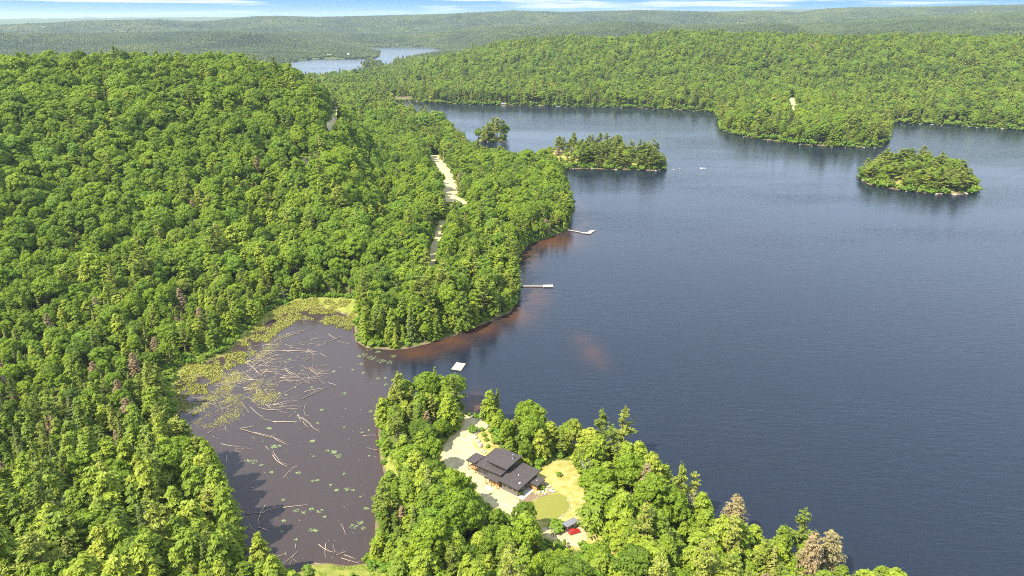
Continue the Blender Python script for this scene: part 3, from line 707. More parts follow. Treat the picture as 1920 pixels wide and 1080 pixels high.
for (x, y), s in zip(solo_xy, SOLO):
    keep &= (np.hypot(X - x, Y - y) > (4.6 if s[0] != 'bare_tree' else 3.2))
    if s[0] in ('dead_tree', 'bare_tree') or 'tallest' in s[-1] or 'rising' in s[-1]:
        dd = math.hypot(x, y); lat = (X * y - Y * x) / dd; dep = (X * x + Y * y) / dd - dd      # openings in front of the trees that show whole
        keep &= ~((np.abs(lat) < 4.2) & (dep < 0) & (dep > -11))
HT = np.array([16, 16.5, 20.5, 15.5, 14.5, 9])[K] * ZS; CR = np.array([4.6, 3.8, 3.4, 1.9, 2, 1.5])[K] * S_
def to_px(x, y, z):
    fw = y * math.cos(PITCH) + (CAM_H - z) * math.sin(PITCH); up = y * math.sin(PITCH) - (CAM_H - z) * math.cos(PITCH)
    return 960 + F_PX * x / fw, 540 - F_PX * up / fw
def ribbon_px(pts, wl):
    P = np.array(pts, float); return np.vstack([P - [wl, 0], (P + [wl, 0])[::-1]])
GLADES = [ribbon_px([(812,294),(828,313),(837,330),(840,345),(840,362),(842,378)], 9), ribbon_px([(846,366),(872,386)], 8), ribbon_px([(826,432),(816,462),(812,490),(808,500)], 4.5),
  ribbon_px([(624,200),(632,210),(625,226),(618,244)], 6), ribbon_px([(567,299),(577,312),(590,319),(616,322)], 4), ribbon_px([(1485,186),(1489,205)], 4),
  np.array([k1(*p) for p in [(640,290),(700,290),(740,330),(700,440),(860,440),(920,500),(1000,545),(1110,510),(1180,515),(1195,590),(1240,770),(1265,860),(1200,925),(1120,910),(1140,870),(1100,810),(1040,830),(970,740),(900,735),(850,765),(790,740),(720,640),(640,545),(600,560),(530,530),(520,440),(580,380)]])]
def on_glade(u, v):
    r_ = np.zeros(u.shape, bool)
    for P in GLADES: r_ |= inside(P, u, v)
    return r_
for f_ in (.97, .8, .55, .3):
    for o_ in (-.75, 0, .75):
        w_ = 1 - max(0, f_ - .5) * 1.3
        keep &= ~on_glade(*to_px(X + CR * o_ * w_, Y, G + HT * f_))
X, Y, K, Vv, S_, ZS, G = [a[keep] for a in (X, Y, K, Vv, S_, ZS, G)]
Dd = np.hypot(np.hypot(X, Y), CAM_H)

def put_tree(kd, v, x, y, z, sc, zs, rz, label, group, tilt=0.0):
    e = empty(kd, (x, y, z), rz, label=label, cat=kd.replace('_', ' '), group=group); q_ = random.uniform(.85, 1.18); e.scale = (sc * q_, sc / q_, zs)
    if tilt: e.rotation_euler = (tilt, 0, rz)
    if MESH[kd, v, 'c']: link('crown', MESH[kd, v, 'c'], e)
    link('trunk' if MESH[kd, v, 'c'] else 'trunk', MESH[kd, v, 't'], e)
    return e
for (kd, v, u, vv, ht, sc, lab), (x, y) in zip(SOLO, solo_xy):
    put_tree(kd, v, x, y, max(hz(x, y), .1) - .1, sc * .95, sc, random.uniform(0, 6.28), lab, None, R(7) if 'leaning' in lab else 0)
LOOK = {'broadleaf_tree': 'round crowned green broadleaf tree', 'hemlock_tree': 'feathery yellow green hemlock', 'pine_tree': 'open crowned white pine',
        'spruce_tree': 'narrow pointed spruce', 'dead_tree': 'tan brown dead conifer', 'bare_tree': 'pale leafless tree'}
def region(x, y, s):
    for I, nm in zip(ISLANDS, ('on the smallest islet', 'on the long island beside the wooded point', 'on the rock-rimmed island at the right')):
        if inside(I, np.array([x]), np.array([y]))[0]: return nm
    d = math.hypot(x, y); u = 960 + x / y * 1300
    if y < 330 and x > -58 + (y - 170) * -.0 and x > -70: return 'on the cottage peninsula in the foreground'
    if y > 900: return 'on the far wooded shore'
    if d < 330: return 'on the wooded bank left of the pond'
    if x > -95: return 'on the wooded point between pond and lake'
    return 'on the forested slope beyond the pond'
chosen = np.zeros(len(X), bool)
uvis = np.zeros(len(X), bool)
fwd = Y * math.cos(PITCH) + (CAM_H - G) * math.sin(PITCH); pu = 960 + F_PX * X / fwd
upz = Y * math.sin(PITCH) - (CAM_H - G - 8) * math.cos(PITCH); pv = 540 - F_PX * upz / fwd
frame = (pu > -25) & (pu < 1945) & (pv < 1105)
for ki, kd in enumerate(kinds):
    cap = 286 if ki < 4 else 60
    idx = np.where((K == ki) & frame)[0]; idx = idx[np.argsort(Dd[idx])][:cap]
    for i in idx:
        chosen[i] = True; rg = region(X[i], Y[i], 0)
        nm = LOOK[kd] + ' standing among others ' + rg
        put_tree(kd, int(Vv[i]), X[i], Y[i], G[i] - .15, S_[i], ZS[i], random.uniform(0, 6.28), nm, kd.replace('_', ' ') + 's ' + rg)
rest = ~chosen
# the rest: one mass of trees
def variant_collection(name, objs):
    c = bpy.data.collections.new(name)
    for o in objs: c.objects.link(o)
    return c
def merged(name, kd, i):
    cr, tr, cm, tm = KIND[kd][i]
    if cr: V, Fs = join([cr, tr]); nc = sum(len(f) for f in (cr[1] if isinstance(cr[1], list) else [cr[1]]))
    else: V, Fs = tr
    # material index: faces whose vertices belong to the crown
    ncv = len(cr[0]) if cr else 0
    fm = np.concatenate([(f[:, 0] >= ncv).astype(int) for f in Fs])
    return mesh_np(name, V, Fs, [M[cm] if cm else M[tm], M[tm]], False, fm)
VID = {}; vobjs = []
for kd in kinds:
    for i in range(nvar(kd)):
        VID[kd, i] = len(vobjs); nm = 'forest_tree_%02d' % len(vobjs); vobjs.append(bpy.data.objects.new(nm, merged(nm, kd, i)))
def scatter(name, pos, vid, rot, scl, coll, label, kind='stuff'):
    me = bpy.data.meshes.new(name); me.vertices.add(len(pos)); me.vertices.foreach_set('co', np.asarray(pos, np.float32).ravel())
    a = me.attributes.new('vid', 'INT', 'POINT'); a.data.foreach_set('value', np.asarray(vid, np.int32))
    a = me.attributes.new('rot', 'FLOAT_VECTOR', 'POINT'); a.data.foreach_set('vector', np.asarray(rot, np.float32).ravel())
    a = me.attributes.new('scl', 'FLOAT_VECTOR', 'POINT'); a.data.foreach_set('vector', np.asarray(scl, np.float32).ravel())
    me.update(); o = link(name, me)
    ng = bpy.data.node_groups.new(name, 'GeometryNodeTree')
    ng.interface.new_socket('Geometry', in_out='INPUT', socket_type='NodeSocketGeometry'); ng.interface.new_socket('Geometry', in_out='OUTPUT', socket_type='NodeSocketGeometry')
    gi = ng.nodes.new('NodeGroupInput'); go = ng.nodes.new('NodeGroupOutput'); ip = ng.nodes.new('GeometryNodeInstanceOnPoints'); ci = ng.nodes.new('GeometryNodeCollectionInfo')
    ci.inputs['Collection'].default_value = coll; ci.inputs['Separate Children'].default_value = True; ci.inputs['Reset Children'].default_value = True
    ip.inputs['Pick Instance'].default_value = True
    def na(nm, ty):
        q = ng.nodes.new('GeometryNodeInputNamedAttribute'); q.data_type = ty; q.inputs[0].default_value = nm; return [s for s in q.outputs if s.enabled][0]
    L = ng.links.new
    L(gi.outputs[0], ip.inputs['Points']); L(ci.outputs[0], ip.inputs['Instance']); L(na('vid', 'INT'), ip.inputs['Instance Index'])
    L(na('rot', 'FLOAT_VECTOR'), ip.inputs['Rotation']); L(na('scl', 'FLOAT_VECTOR'), ip.inputs['Scale']); L(ip.outputs[0], go.inputs[0])
    md = o.modifiers.new('scatter', 'NODES'); md.node_group = ng
    return tag(o, label, kind=kind)
ri = np.where(rest)[0]
coll_trees = variant_collection('forest_tree_kinds', vobjs)
vid = np.array([VID[kinds[K[i]], int(Vv[i])] for i in ri])
rot = np.zeros((len(ri), 3)); rot[:, 2] = RNG.random(len(ri)) * 6.28
scatter('forest', np.stack([X[ri], Y[ri], G[ri] - .2], 1), vid, rot, np.stack([S_[ri] * RNG.uniform(.8, 1.2, len(ri)), S_[ri] * RNG.uniform(.8, 1.2, len(ri)), ZS[ri]], 1), coll_trees, 'dense mixed forest covering the slopes and shores')
print('trees', len(X), 'individual', int(chosen.sum()))

# far forest: patches of small crowns
pobjs = []
for s in range(5):
    rng = np.random.default_rng(200 + s); parts = []
    px, py = jgrid(-24, 24, -24, 24, 7.5, rng)
    for a, b_ in zip(px, py):
        r = rng.uniform(3.2, 5.4); hh = rng.uniform(6, 12) if rng.random() < .85 else rng.uniform(12, 16); q = 1 if hh < 12 else .55
        d = rng.normal(0, .16, ICO2[0].shape)
        V = (ICO2[0] + d) * [r * q, r * q, hh * .42] + [a, b_, hh * .62]
        keepf = np.array([f for f in ICO2[1] if ICO2[0][f][:, 2].mean() > -.45])
        parts.append((V, keepf))
    V, Fs = join(parts); nm = 'far_patch_%02d' % s
    pobjs.append(bpy.data.objects.new(nm, mesh_np(nm, V, Fs, [None])))
M['farleaf'] = foliage('distant_foliage', [(0.0, (0.030,0.050,0.012)), (0.35, (0.058,0.083,0.016)), (0.7, (0.098,0.120,0.020)), (1.0, (0.14,0.15,0.028))], .1, .35, .25, 2.2, .0025)
for o in pobjs: o.data.materials[0] = M['farleaf'] if len(o.data.materials) else None
coll_far = variant_collection('far_forest_kinds', pobjs)
FX, FY, FS = [], [], []
for d0, d1, s in ((2650, 5300, 38.0), (5300, 9000, 60.0)):
    X2, Y2 = jgrid(-d1 * .72, d1 * .72, d0 * .7, d1, s, rng2); d = np.hypot(X2, Y2); o_ = (d >= d0) & (d < d1) & in_view(X2, Y2); FX.append(X2[o_]); FY.append(Y2[o_]); FS.append(np.full(o_.sum(), s / 38.0))
X2, Y2 = jgrid(-1200, 1800, 1700, 2700, 30, rng2); d = np.hypot(X2, Y2)
FX = np.concatenate(FX); FY = np.concatenate(FY); FS = np.concatenate(FS)
hF, sF = H_at(FX, FY); o_ = sF > 16; FX, FY, FS, hF = FX[o_], FY[o_], FS[o_], hF[o_]
e1 = H_at(FX + 15, FY)[0] - hF; e2 = H_at(FX, FY + 15)[0] - hF
rot = np.stack([np.arctan2(e2, 15), -np.arctan2(e1, 15), np.zeros(len(FX))], 1)
scatter('distant_forest', np.stack([FX, FY, hF - 3], 1), RNG.integers(0, 5, len(FX)), rot, np.stack([FS * RNG.choice([-1, 1], len(FX)), FS * RNG.choice([-1, 1], len(FX)), FS ** .5], 1), coll_far, 'hazy grey green forest on the far ridges')
print('far patches', len(FX))

# undergrowth: small bushes at shores, road edges, clearings
bobjs = []
for s in range(3):
    V, Fs = broad_crown(300 + s, 1.6, 2.4, 9, 70, .22, .0); nm = 'shrub_kind_%02d' % s
    bobjs.append(bpy.data.objects.new(nm, mesh_np(nm, V, Fs, [M['shrub']])))
coll_b = variant_collection('shrub_kinds', bobjs)
X3, Y3 = jgrid(-320, 420, 120, 820, 2.6, rng2)
o_ = in_view(X3, Y3); X3, Y3 = X3[o_], Y3[o_]; Z3, s3 = H_at(X3, Y3); c3_ = clear_dist(X3, Y3)
bank = inside(BANK, X3, Y3) | inside(ENDGRASS, X3, Y3) | inside(MARSH, X3, Y3) | inside(MARSH2, X3, Y3)
o_ = (s3 > .6) & (((s3 < 5.5) & (RNG.random(len(X3)) < .75) & (c3_ > 0)) | ((c3_ > .6) & (c3_ < 4.5) & (RNG.random(len(X3)) < .6)) | ((np.hypot(X3, Y3) < 330) & (c3_ > 1) & (RNG.random(len(X3)) < .16)) | (bank & (RNG.random(len(X3)) < .05)))
X3, Y3, Z3 = X3[o_], Y3[o_], Z3[o_]; n = len(X3); sc = RNG.uniform(.5, 1.5, n); rot = np.zeros((n, 3)); rot[:, 2] = RNG.random(n) * 6.28
X4, Y4 = jgrid(-1500, 1500, 600, 2300, 6.0, rng2); o_ = in_view(X4, Y4) & (np.hypot(X4, Y4) > 600); X4, Y4 = X4[o_], Y4[o_]; Z4, s4 = H_at(X4, Y4)
o_ = (s4 > -1.5) & (s4 < 9) & (RNG.random(len(X4)) < .9); X4, Y4, Z4 = X4[o_], Y4[o_], np.maximum(Z4[o_], .1)
X3, Y3, Z3 = np.append(X3, X4), np.append(Y3, Y4), np.append(Z3, Z4); sc = np.append(sc, RNG.uniform(1.5, 3.2, len(X4))); n = len(X3); rot = np.zeros((n, 3)); rot[:, 2] = RNG.random(n) * 6.28
for I in ISLANDS:
    q_ = inside(I, X3, Y3); sc[q_] = np.where(RNG.random(q_.sum()) < .5, .05, RNG.uniform(1.0, 2.4, q_.sum()))
scatter('undergrowth', np.stack([X3, Y3, Z3 - .3], 1), RNG.integers(0, 3, n), rot, np.stack([sc, sc, sc * RNG.uniform(.7, 1.2, n)], 1), coll_b, 'low green bushes along shores and clearing edges')
print('shrubs', n)

# marsh grass
def blades(name, P_list, dens, hgt, label, mt, sdmin=-14.0, spread=.9, zbase=None, drop=0.0):
    Vs = []; rng = np.random.default_rng(len(name) * 7)
    for P in P_list:
        x0, y0 = P.min(0); x1, y1 = P.max(0); n = int((x1-x0) * (y1-y0) * dens)
        x = rng.uniform(x0, x1, n); y = rng.uniform(y0, y1, n); ok = inside(P, x, y) & (fbm(x, y, 5.0, 2) > drop); x, y = x[ok], y[ok]
        h, s = H_at(x, y); ok = s > sdmin; Vs.append(np.stack([x[ok], y[ok], np.maximum(h[ok], 0)], 1))
    C = np.vstack(Vs); n = len(C); T = unit(rng.normal(0, spread, (n, 3)) * [1, 1, .2] + [0, 0, .8]); hl = hgt * rng.uniform(.5, 1.1, n) * .5
    Nn = unit(rng.normal(0, .6, (n, 3)) + [0, -.3, .5]); v, f = quads(C + T * hl[:, None], Nn, T, hl, hgt * .16)
    return tag(link(name, mesh_np(name, v, f, [mt])), label, kind='stuff')
blades('marsh_grass', [MARSH, MARSH2], 5.0, 1.3, 'tall yellow green marsh grass at the head of the pond', M['grass'], drop=-.12)
blades('bank_grass', [BANK, ENDGRASS], 4.0, .8, 'bright green grass on the low pond banks', M['shrub'], 0.1)
# ------------------------------------------------------------------ pond plants
def k3(X, Y): return (320 + X / 3.6, 560 + Y / 3.6)
def k4(X, Y): return (320 + X / 3.6, 780 + Y / 3.6)
LILY = [k4(*p) + (r,) for *p, r in [(555,310,20),(520,300,14),(610,330,9),(700,205,18),(740,200,12),(665,85,11),(955,170,12),(1100,240,16),(1130,270,18),(1060,235,10),(965,272,5),(680,380,12),(860,385,12),
    (965,440,13),(990,435,9),(1170,390,8),(1080,465,7),(1120,500,10),(1190,495,14),(1230,500,10),(760,565,9),(850,640,14),(900,650,12),(950,630,14),(1010,640,16),(1040,680,8),(765,705,10),(955,770,16),(985,775,9),
    (750,780,6),(1235,745,20),(1280,720,18),(1300,760,14),(1320,625,12),(1290,110,8),(1340,95,6),(1340,270,5),(1280,545,5),(1390,555,8),(845,835,8),(840,40,5),(1170,75,4)]]
LILY += [k3(*p) + (r,) for *p, r in [(890,485,12),(800,410,9),(1170,640,11),(1020,750,10),(700,1000,16),(960,960,11),(1100,1040,14),(660,875,10),(1350,760,10),(1450,580,9),(1400,540,9),(1300,500,9),(1230,480,8),(1450,535,7),
    (730,640,10),(780,650,9),(620,690,8),(1100,490,8),(950,600,8),(990,840,8),(840,600,5),(1300,380,20),(1360,400,22),(1420,420,20),(1480,430,18),(1500,390,14),(1280,440,12),(1340,340,16),(1400,360,14),(1270,390,10)]]
rng = np.random.default_rng(77); C = []
for u, v, r in LILY:
    cx, cy = at(u, v); rr = r / 3.6 * 1.35 * (cy / 1321) * 1.15; n = int(18 + rr * rr * 8)
    a = rng.random(n) * 6.28; q = np.sqrt(rng.random(n)) * rr; C.append(np.stack([cx + np.cos(a) * q * 1.1, cy + np.sin(a) * q * .95, np.full(n, .05)], 1))
n = 300; P = PONDP; x = rng.uniform(-150, -40, n); y = rng.uniform(165, 400, n); ok = inside(PONDP, x, y); C.append(np.stack([x[ok], y[ok], np.full(ok.sum(), .05)], 1))
C = np.vstack(C); h, s = H_at(C[:, 0], C[:, 1]); C = C[s < -1]; n = len(C); C[:, 2] = rng.uniform(.04, .07, n)
Nn = unit(rng.normal(0, .14, (n, 3)) + [0, 0, 1]); hl = rng.uniform(.10, .27, n)
v, f = quads(C, Nn, rand_dirs(rng, n), hl, hl * .8)
tag(link('lily_pads', mesh_np('lily_pads', v, f, [M['lily']])), 'loose patches of pale green lily pads on the brown pond', kind='stuff')
# floating weed mats on the left of the pond
WEED = [poly([k3(*p) for p in q]) for q in (
 [(330,480),(480,400),(620,330),(720,250),(800,240),(700,330),(560,420),(480,520),(400,600),(300,640),(250,560)],
 [(60,700),(250,640),(420,580),(480,680),(440,800),(300,870),(120,860),(60,800)],
 [(520,560),(700,540),(760,620),(700,740),(560,700),(480,640)], [(350,590),(500,560),(480,470),(620,380),(560,340),(360,500)])]
rng = np.random.default_rng(78); C = []
for P in WEED:
    x0, y0 = P.min(0); x1, y1 = P.max(0); x0 -= 4; x1 += 4; n = int((x1-x0)*(y1-y0)*11); x = rng.uniform(x0, x1, n); y = rng.uniform(y0, y1, n)
    dd_ = np.where(inside(P, x, y), edge_dist(P, x, y), -edge_dist(P, x, y)); pr = smooth(-4, 5, dd_) * smooth(-.3, .4, fbm(x, y * .6, 6.0, 3)) * .7
    ok = rng.random(n) < pr; C.append(np.stack([x[ok], y[ok], rng.uniform(.03, .1, ok.sum())], 1))
C = np.vstack(C); h, s = H_at(C[:, 0], C[:, 1]); C = C[s < .3]; n = len(C)
v, f = quads(C, unit(rng.normal(0, .25, (n, 3)) + [0, 0, 1]), unit(rng.normal(0, .5, (n, 3)) + [1, .3, 0]), rng.uniform(.2, .5, n), rng.uniform(.07, .15, n))
tag(link('floating_weed', mesh_np('floating_weed', v, f, [M['grass']])), 'yellow green weed mats floating on the left side of the pond', kind='stuff')

# ------------------------------------------------------------------ driftwood
def log_mesh(seed, L, r):
    rng = random.Random(seed); mb = MB(); b1 = rng.uniform(-.09, .09) * L
    pts = [(t * L, b1 * math.sin(t * 3.1), .06 + .04 * math.sin(t * 5 + seed)) for t in (0, .15, .4, .7, 1)]
    mb.tube(pts, [r * 1.25, r, r * .85, r * .65, r * .3], 6)
    return mb, pts, rng
def log(p0, p1, r, i, label, group, roots=False, stubs=2):
    L = math.hypot(p1[0]-p0[0], p1[1]-p0[1]); a = math.atan2(p1[1]-p0[1], p1[0]-p0[0])
    mb, pts, rng = log_mesh(i, L, r); e = mb.build('driftwood_log', M['drift'], sm=True)
    e.location = (p0[0], p0[1], .05 + rng.uniform(0, .12)); e.rotation_euler = (0, 0, a)
    tag(e, label, 'driftwood', group)
    if stubs and L > 3.5:
        for k in range(stubs):
            t = rng.uniform(.3, .85); s = rng.choice((-1, 1)); l = rng.uniform(.8, 2.2); q = MB()
            q.tube([(t * L, 0, .08), (t * L + l * .5, s * l * .35, .25), (t * L + l * .9, s * l * .8, .45)], [r * .4, r * .28, r * .12], 4); q.build('branch', M['drift'], e, True)
    if roots:
        q = MB()
        for k in range(6):
            an = k * 1.05 + rng.random(); q.tube([(0, 0, .15), (-.35, math.cos(an) * .45, .2 + math.sin(an) * .45), (-.6, math.cos(an) * .95, .25 + math.sin(an) * .8)], [r * .9, r * .45, r * .1], 4)
        q.build('root_plate', M['drift'], e, True)
    return e
# endpoints read off the photograph: (x0,y0,x1,y1[,root]) in the two enlarged crops
L3 = [(765,145,850,158,1),(905,170,905,120),(850,135,990,150),(780,240,975,195),(700,285,900,225),(945,278,1048,265,0),(1148,262,1020,310,1),(1065,240,1125,275),(1130,290,1225,312,0),(985,325,1060,300),
 (800,330,925,348),(760,350,990,360),(925,345,1000,365),(530,325,620,310,1),(620,318,705,308),(560,450,760,360),(520,430,700,340),(600,400,740,330),(540,480,640,390),(500,430,590,520),(505,440,560,380),
 (590,455,750,470),(600,490,740,475),(620,500,740,492),(560,470,620,520),(640,440,720,400),(660,470,600,530),(775,470,830,520),(780,480,945,580,0),(700,505,780,520),(760,520,900,522),(740,535,900,530),(735,555,880,555),
 (850,560,900,545),(895,565,730,660),(900,465,960,490,1),(935,470,1000,530),(960,375,955,470),(940,500,935,570),(950,470,1005,500),(960,520,990,545),(985,505,950,480),(900,420,950,400),(920,350,985,380),
 (1010,372,1060,395),(1015,462,1062,442),(860,400,855,412,1),(770,425,855,420),(635,515,645,530),(1065,570,1122,585),(1000,555,1060,570),(905,630,1058,605,0),(890,678,1055,608),(950,640,1000,620),
 (490,600,575,610),(500,625,570,600),(600,580,585,650),(635,615,660,655),(640,618,720,618),(700,700,745,640),(690,720,820,685),(500,665,650,745,1),(520,660,600,720),(480,705,535,775),(540,735,630,810),
 (590,735,740,750),(620,745,770,750),(660,740,740,640),(640,715,690,750),(780,748,870,745,0),(870,735,925,715,1),(910,720,915,800),(800,800,870,750),(630,815,720,850,1),(690,832,870,832),(860,780,880,830),
 (865,800,975,890,1),(880,800,960,870),(895,830,930,870),(920,870,860,890),(940,860,1010,905),(470,878,575,855),(480,885,690,945,0),(560,905,780,975,0),(690,935,800,990,1),(700,925,725,905),
 (340,980,485,1000,0),(430,1018,505,1015),(435,1032,500,1028),(490,1018,540,985),(510,1010,570,1010),(155,690,290,695),(255,705,330,755),(330,720,350,755),(170,680,250,650),(60,690,110,700),
 (130,515,310,520),(140,405,250,408),(300,590,420,580),(520,545,640,550),(380,870,340,890),(370,860,380,895),(1300,928,1395,925,0),(1400,1022,1320,1005,1),(560,545,480,470),(430,560,500,540),(250,910,300,880)]
L4 = [(180,170,200,185),(382,265,380,320),(555,140,570,180),(640,205,660,235),(695,250,745,320,1),(690,265,790,345),(745,315,800,330),(765,418,870,320,0),(830,350,860,345),(475,625,495,680,1),(500,665,640,655),
 (605,660,760,615),(760,620,942,597),(640,605,590,750),(635,650,610,665),(530,730,600,795),(590,755,660,785),(445,680,455,690),(1160,745,1182,805,1),(1000,870,1115,925),(1115,925,1105,850,1),(1120,940,1195,912),
 (1150,960,1290,1005),(1050,860,1045,960),(970,995,1100,1015,0),(525,950,650,985),(770,935,530,1010,1),(865,912,700,1040),(840,865,845,900),(835,940,812,1030,0),(498,1028,605,1065),(605,1065,775,1025),(1170,940,1250,970),
 (535,490,580,480),(100,230,150,210),(1010,120,1020,130,1),(1200,160,1215,165)]
nlog = 0
for lst, kk, gl in ((L3, k3, 'driftwood log in the dense tangle at the pond head'), (L4, k4, 'driftwood log on the open brown pond water')):
    for t in lst:
        p0 = at(*kk(t[0], t[1])); p1 = at(*kk(t[2], t[3])); L = math.hypot(p1[0]-p0[0], p1[1]-p0[1])
        if L > 22: p1 = (p0[0] + (p1[0]-p0[0]) * 22 / L, p0[1] + (p1[1]-p0[1]) * 22 / L)
        if L < 1.0: p1 = (p0[0] + 1.0, p0[1] + .5)
        nlog += 1; rt = len(t) > 4 and t[4] == 1
        lab = gl if not rt else gl.replace('driftwood log', 'driftwood log with a spread root end')
        log(p0, p1, .06 + .005 * min(L, 16) + random.uniform(0, .04), nlog, lab, ('rooted ' if rt else 'plain ') + ('logs in the tangle' if kk is k3 else 'logs on open pond water'), rt, random.choice((0, 1, 2)))
rr = random.Random(3)
for k in range(190):
    # the tangle is denser than one can read: fill it with thinner sticks lying the same way
    cx, cy = rr.choice([(590,440),(620,410),(560,470),(700,380),(800,520),(720,500),(650,560),(900,500),(960,500),(700,730),(560,600),(420,560),(300,600),(230,700),(850,350),(330,760),(500,560),(620,470)])
    u0, v0 = k3(cx + rr.gauss(0, 45), cy + rr.gauss(0, 28)); p0 = at(u0, v0); a = rr.gauss(.35, .55); L = rr.uniform(3, 11)
    if H_at(*p0)[1][0] > 1: continue
    nlog += 1; log(p0, (p0[0] + math.cos(a) * L, p0[1] + math.sin(a) * L), rr.uniform(.045, .08), nlog, 'thin driftwood stick lying loose in the tangle at the head of the pond', 'thin sticks in the tangle', False, 1)
print('logs', nlog)

# ------------------------------------------------------------------ docks, raft, boats
M['deckwood'] = simple('weathered_dock_boards', (0.42,0.375,0.31), .8, .2, 2.5, sx=(1, 6, 1))
M['raftwood'] = simple('raft_boards', (0.50,0.42,0.27), .8, .15, 2.5, sx=(6, 1, 1))
M['dark'] = simple('dark_float', (0.03,0.03,0.035), .6, .3)
def quadslab(mb, P, z0, z1):
    n = len(P); vs = [(p[0], p[1], z0) for p in P] + [(p[0], p[1], z1) for p in P]
    ar = sum(P[i][0]*P[(i+1)%n][1]-P[(i+1)%n][0]*P[i][1] for i in range(n))
    fs = [tuple(range(n))[::-1], tuple(range(n, 2*n))] + [(i, (i+1)%n, n+(i+1)%n, n+i) for i in range(n)]
    if ar < 0: fs = [f[::-1] for f in fs]
    mb.add(vs, fs)
def dock(label, polys, posts, z=.55):
    c = np.mean(np.array(polys[0]), 0); e = empty('dock', (c[0], c[1], 0), label=label, cat='dock')
    for i, P in enumerate(polys):
        # individual boards across the longest side
        P = [np.array(p) - c for p in P]; mb = MB(); A, B, C_, D_ = P; n = max(3, int(np.hypot(*(B - A)) / .32))
        for k in range(n):
            t0, t1 = (k + .06) / n, (k + .94) / n
            quadslab(mb, [A + (B-A)*t0, A + (B-A)*t1, D_ + (C_-D_)*t1, D_ + (C_-D_)*t0], z - .05 - i*.006, z - i*.006)
        mb.build('deck', M['deckwood'], e)
        fb = MB(); quadslab(fb, [A*.98+C_*.02, B*.98+D_*.02, C_*.98+A*.02, D_*.98+B*.02], .05, z - .06 - i*.006); fb.build('float_frame', M['dark'], e)
    for (x, y) in posts:
        q = MB(); q.tube([(x - c[0], y - c[1], -2), (x - c[0], y - c[1], 1.1)], .09, 6); q.build('post', M['bark_pale'], e)
def strip(p, q, w):
    p, q = np.array(p), np.array(q); d = (q-p) / np.hypot(*(q-p)); s = np.array([-d[1], d[0]]) * w / 2
    return [p - s, q - s, q + s, p + s]
dock('L-shaped pale dock at the tip of the wooded point', [strip((44.0, 550.8), (56.4, 541.9), 1.6), strip((56.0, 541.6), (63.2, 540.2), 3.4), strip((61.5, 541.5), (65.6, 548.6), 3.6)], [(46, 550.8), (52, 546.2), (57, 539.6), (65.4, 540.4), (67.4, 548)])
dock('straight pale dock with a wider end below the wooded point', [strip((4.5, 421.3), (19.6, 421.2), 1.5), strip((19.7, 421.4), (26.4, 421.6), 4.2)], [(8, 420.3), (14, 420.3), (20.2, 419), (26.2, 419.4), (26.2, 423.9)])
c0 = at(*k4(0, 0))
P = [(-29.7, 306.8), (-24.8, 305.2), (-22.9, 312.7), (-27.6, 314.2)]
c = np.mean(np.array(P), 0); e = empty('swim_raft', (c[0], c[1], 0), label='square pale wooden swim raft floating off the peninsula tip', cat='raft')
mb = MB(); A, B, C_, D_ = [np.array(p) - c for p in P]
for k in range(20):
    t0, t1 = (k + .05) / 20, (k + .95) / 20; quadslab(mb, [A + (D_-A)*t0, B + (C_-B)*t0, B + (C_-B)*t1, A + (D_-A)*t1], .42, .5)
mb.build('deck', M['raftwood'], e); mb = MB(); quadslab(mb, [A*1.03, B*1.03, C_*1.03, D_*1.03], .0, .41); mb.build('float_frame', M['dark'], e)
q = MB()
for s in (-.25, .25): q.tube([(B[0]+.1, B[1]+1.5+s, -.6), (B[0]+.15, B[1]+1.5+s, 1.2)], .03, 5)
for k in range(4): q.tube([(B[0]+.1, B[1]+1.25, -.1+k*.3), (B[0]+.1, B[1]+1.75, -.1+k*.3)], .025, 5)
q.build('ladder', M['bark_pale'], e)
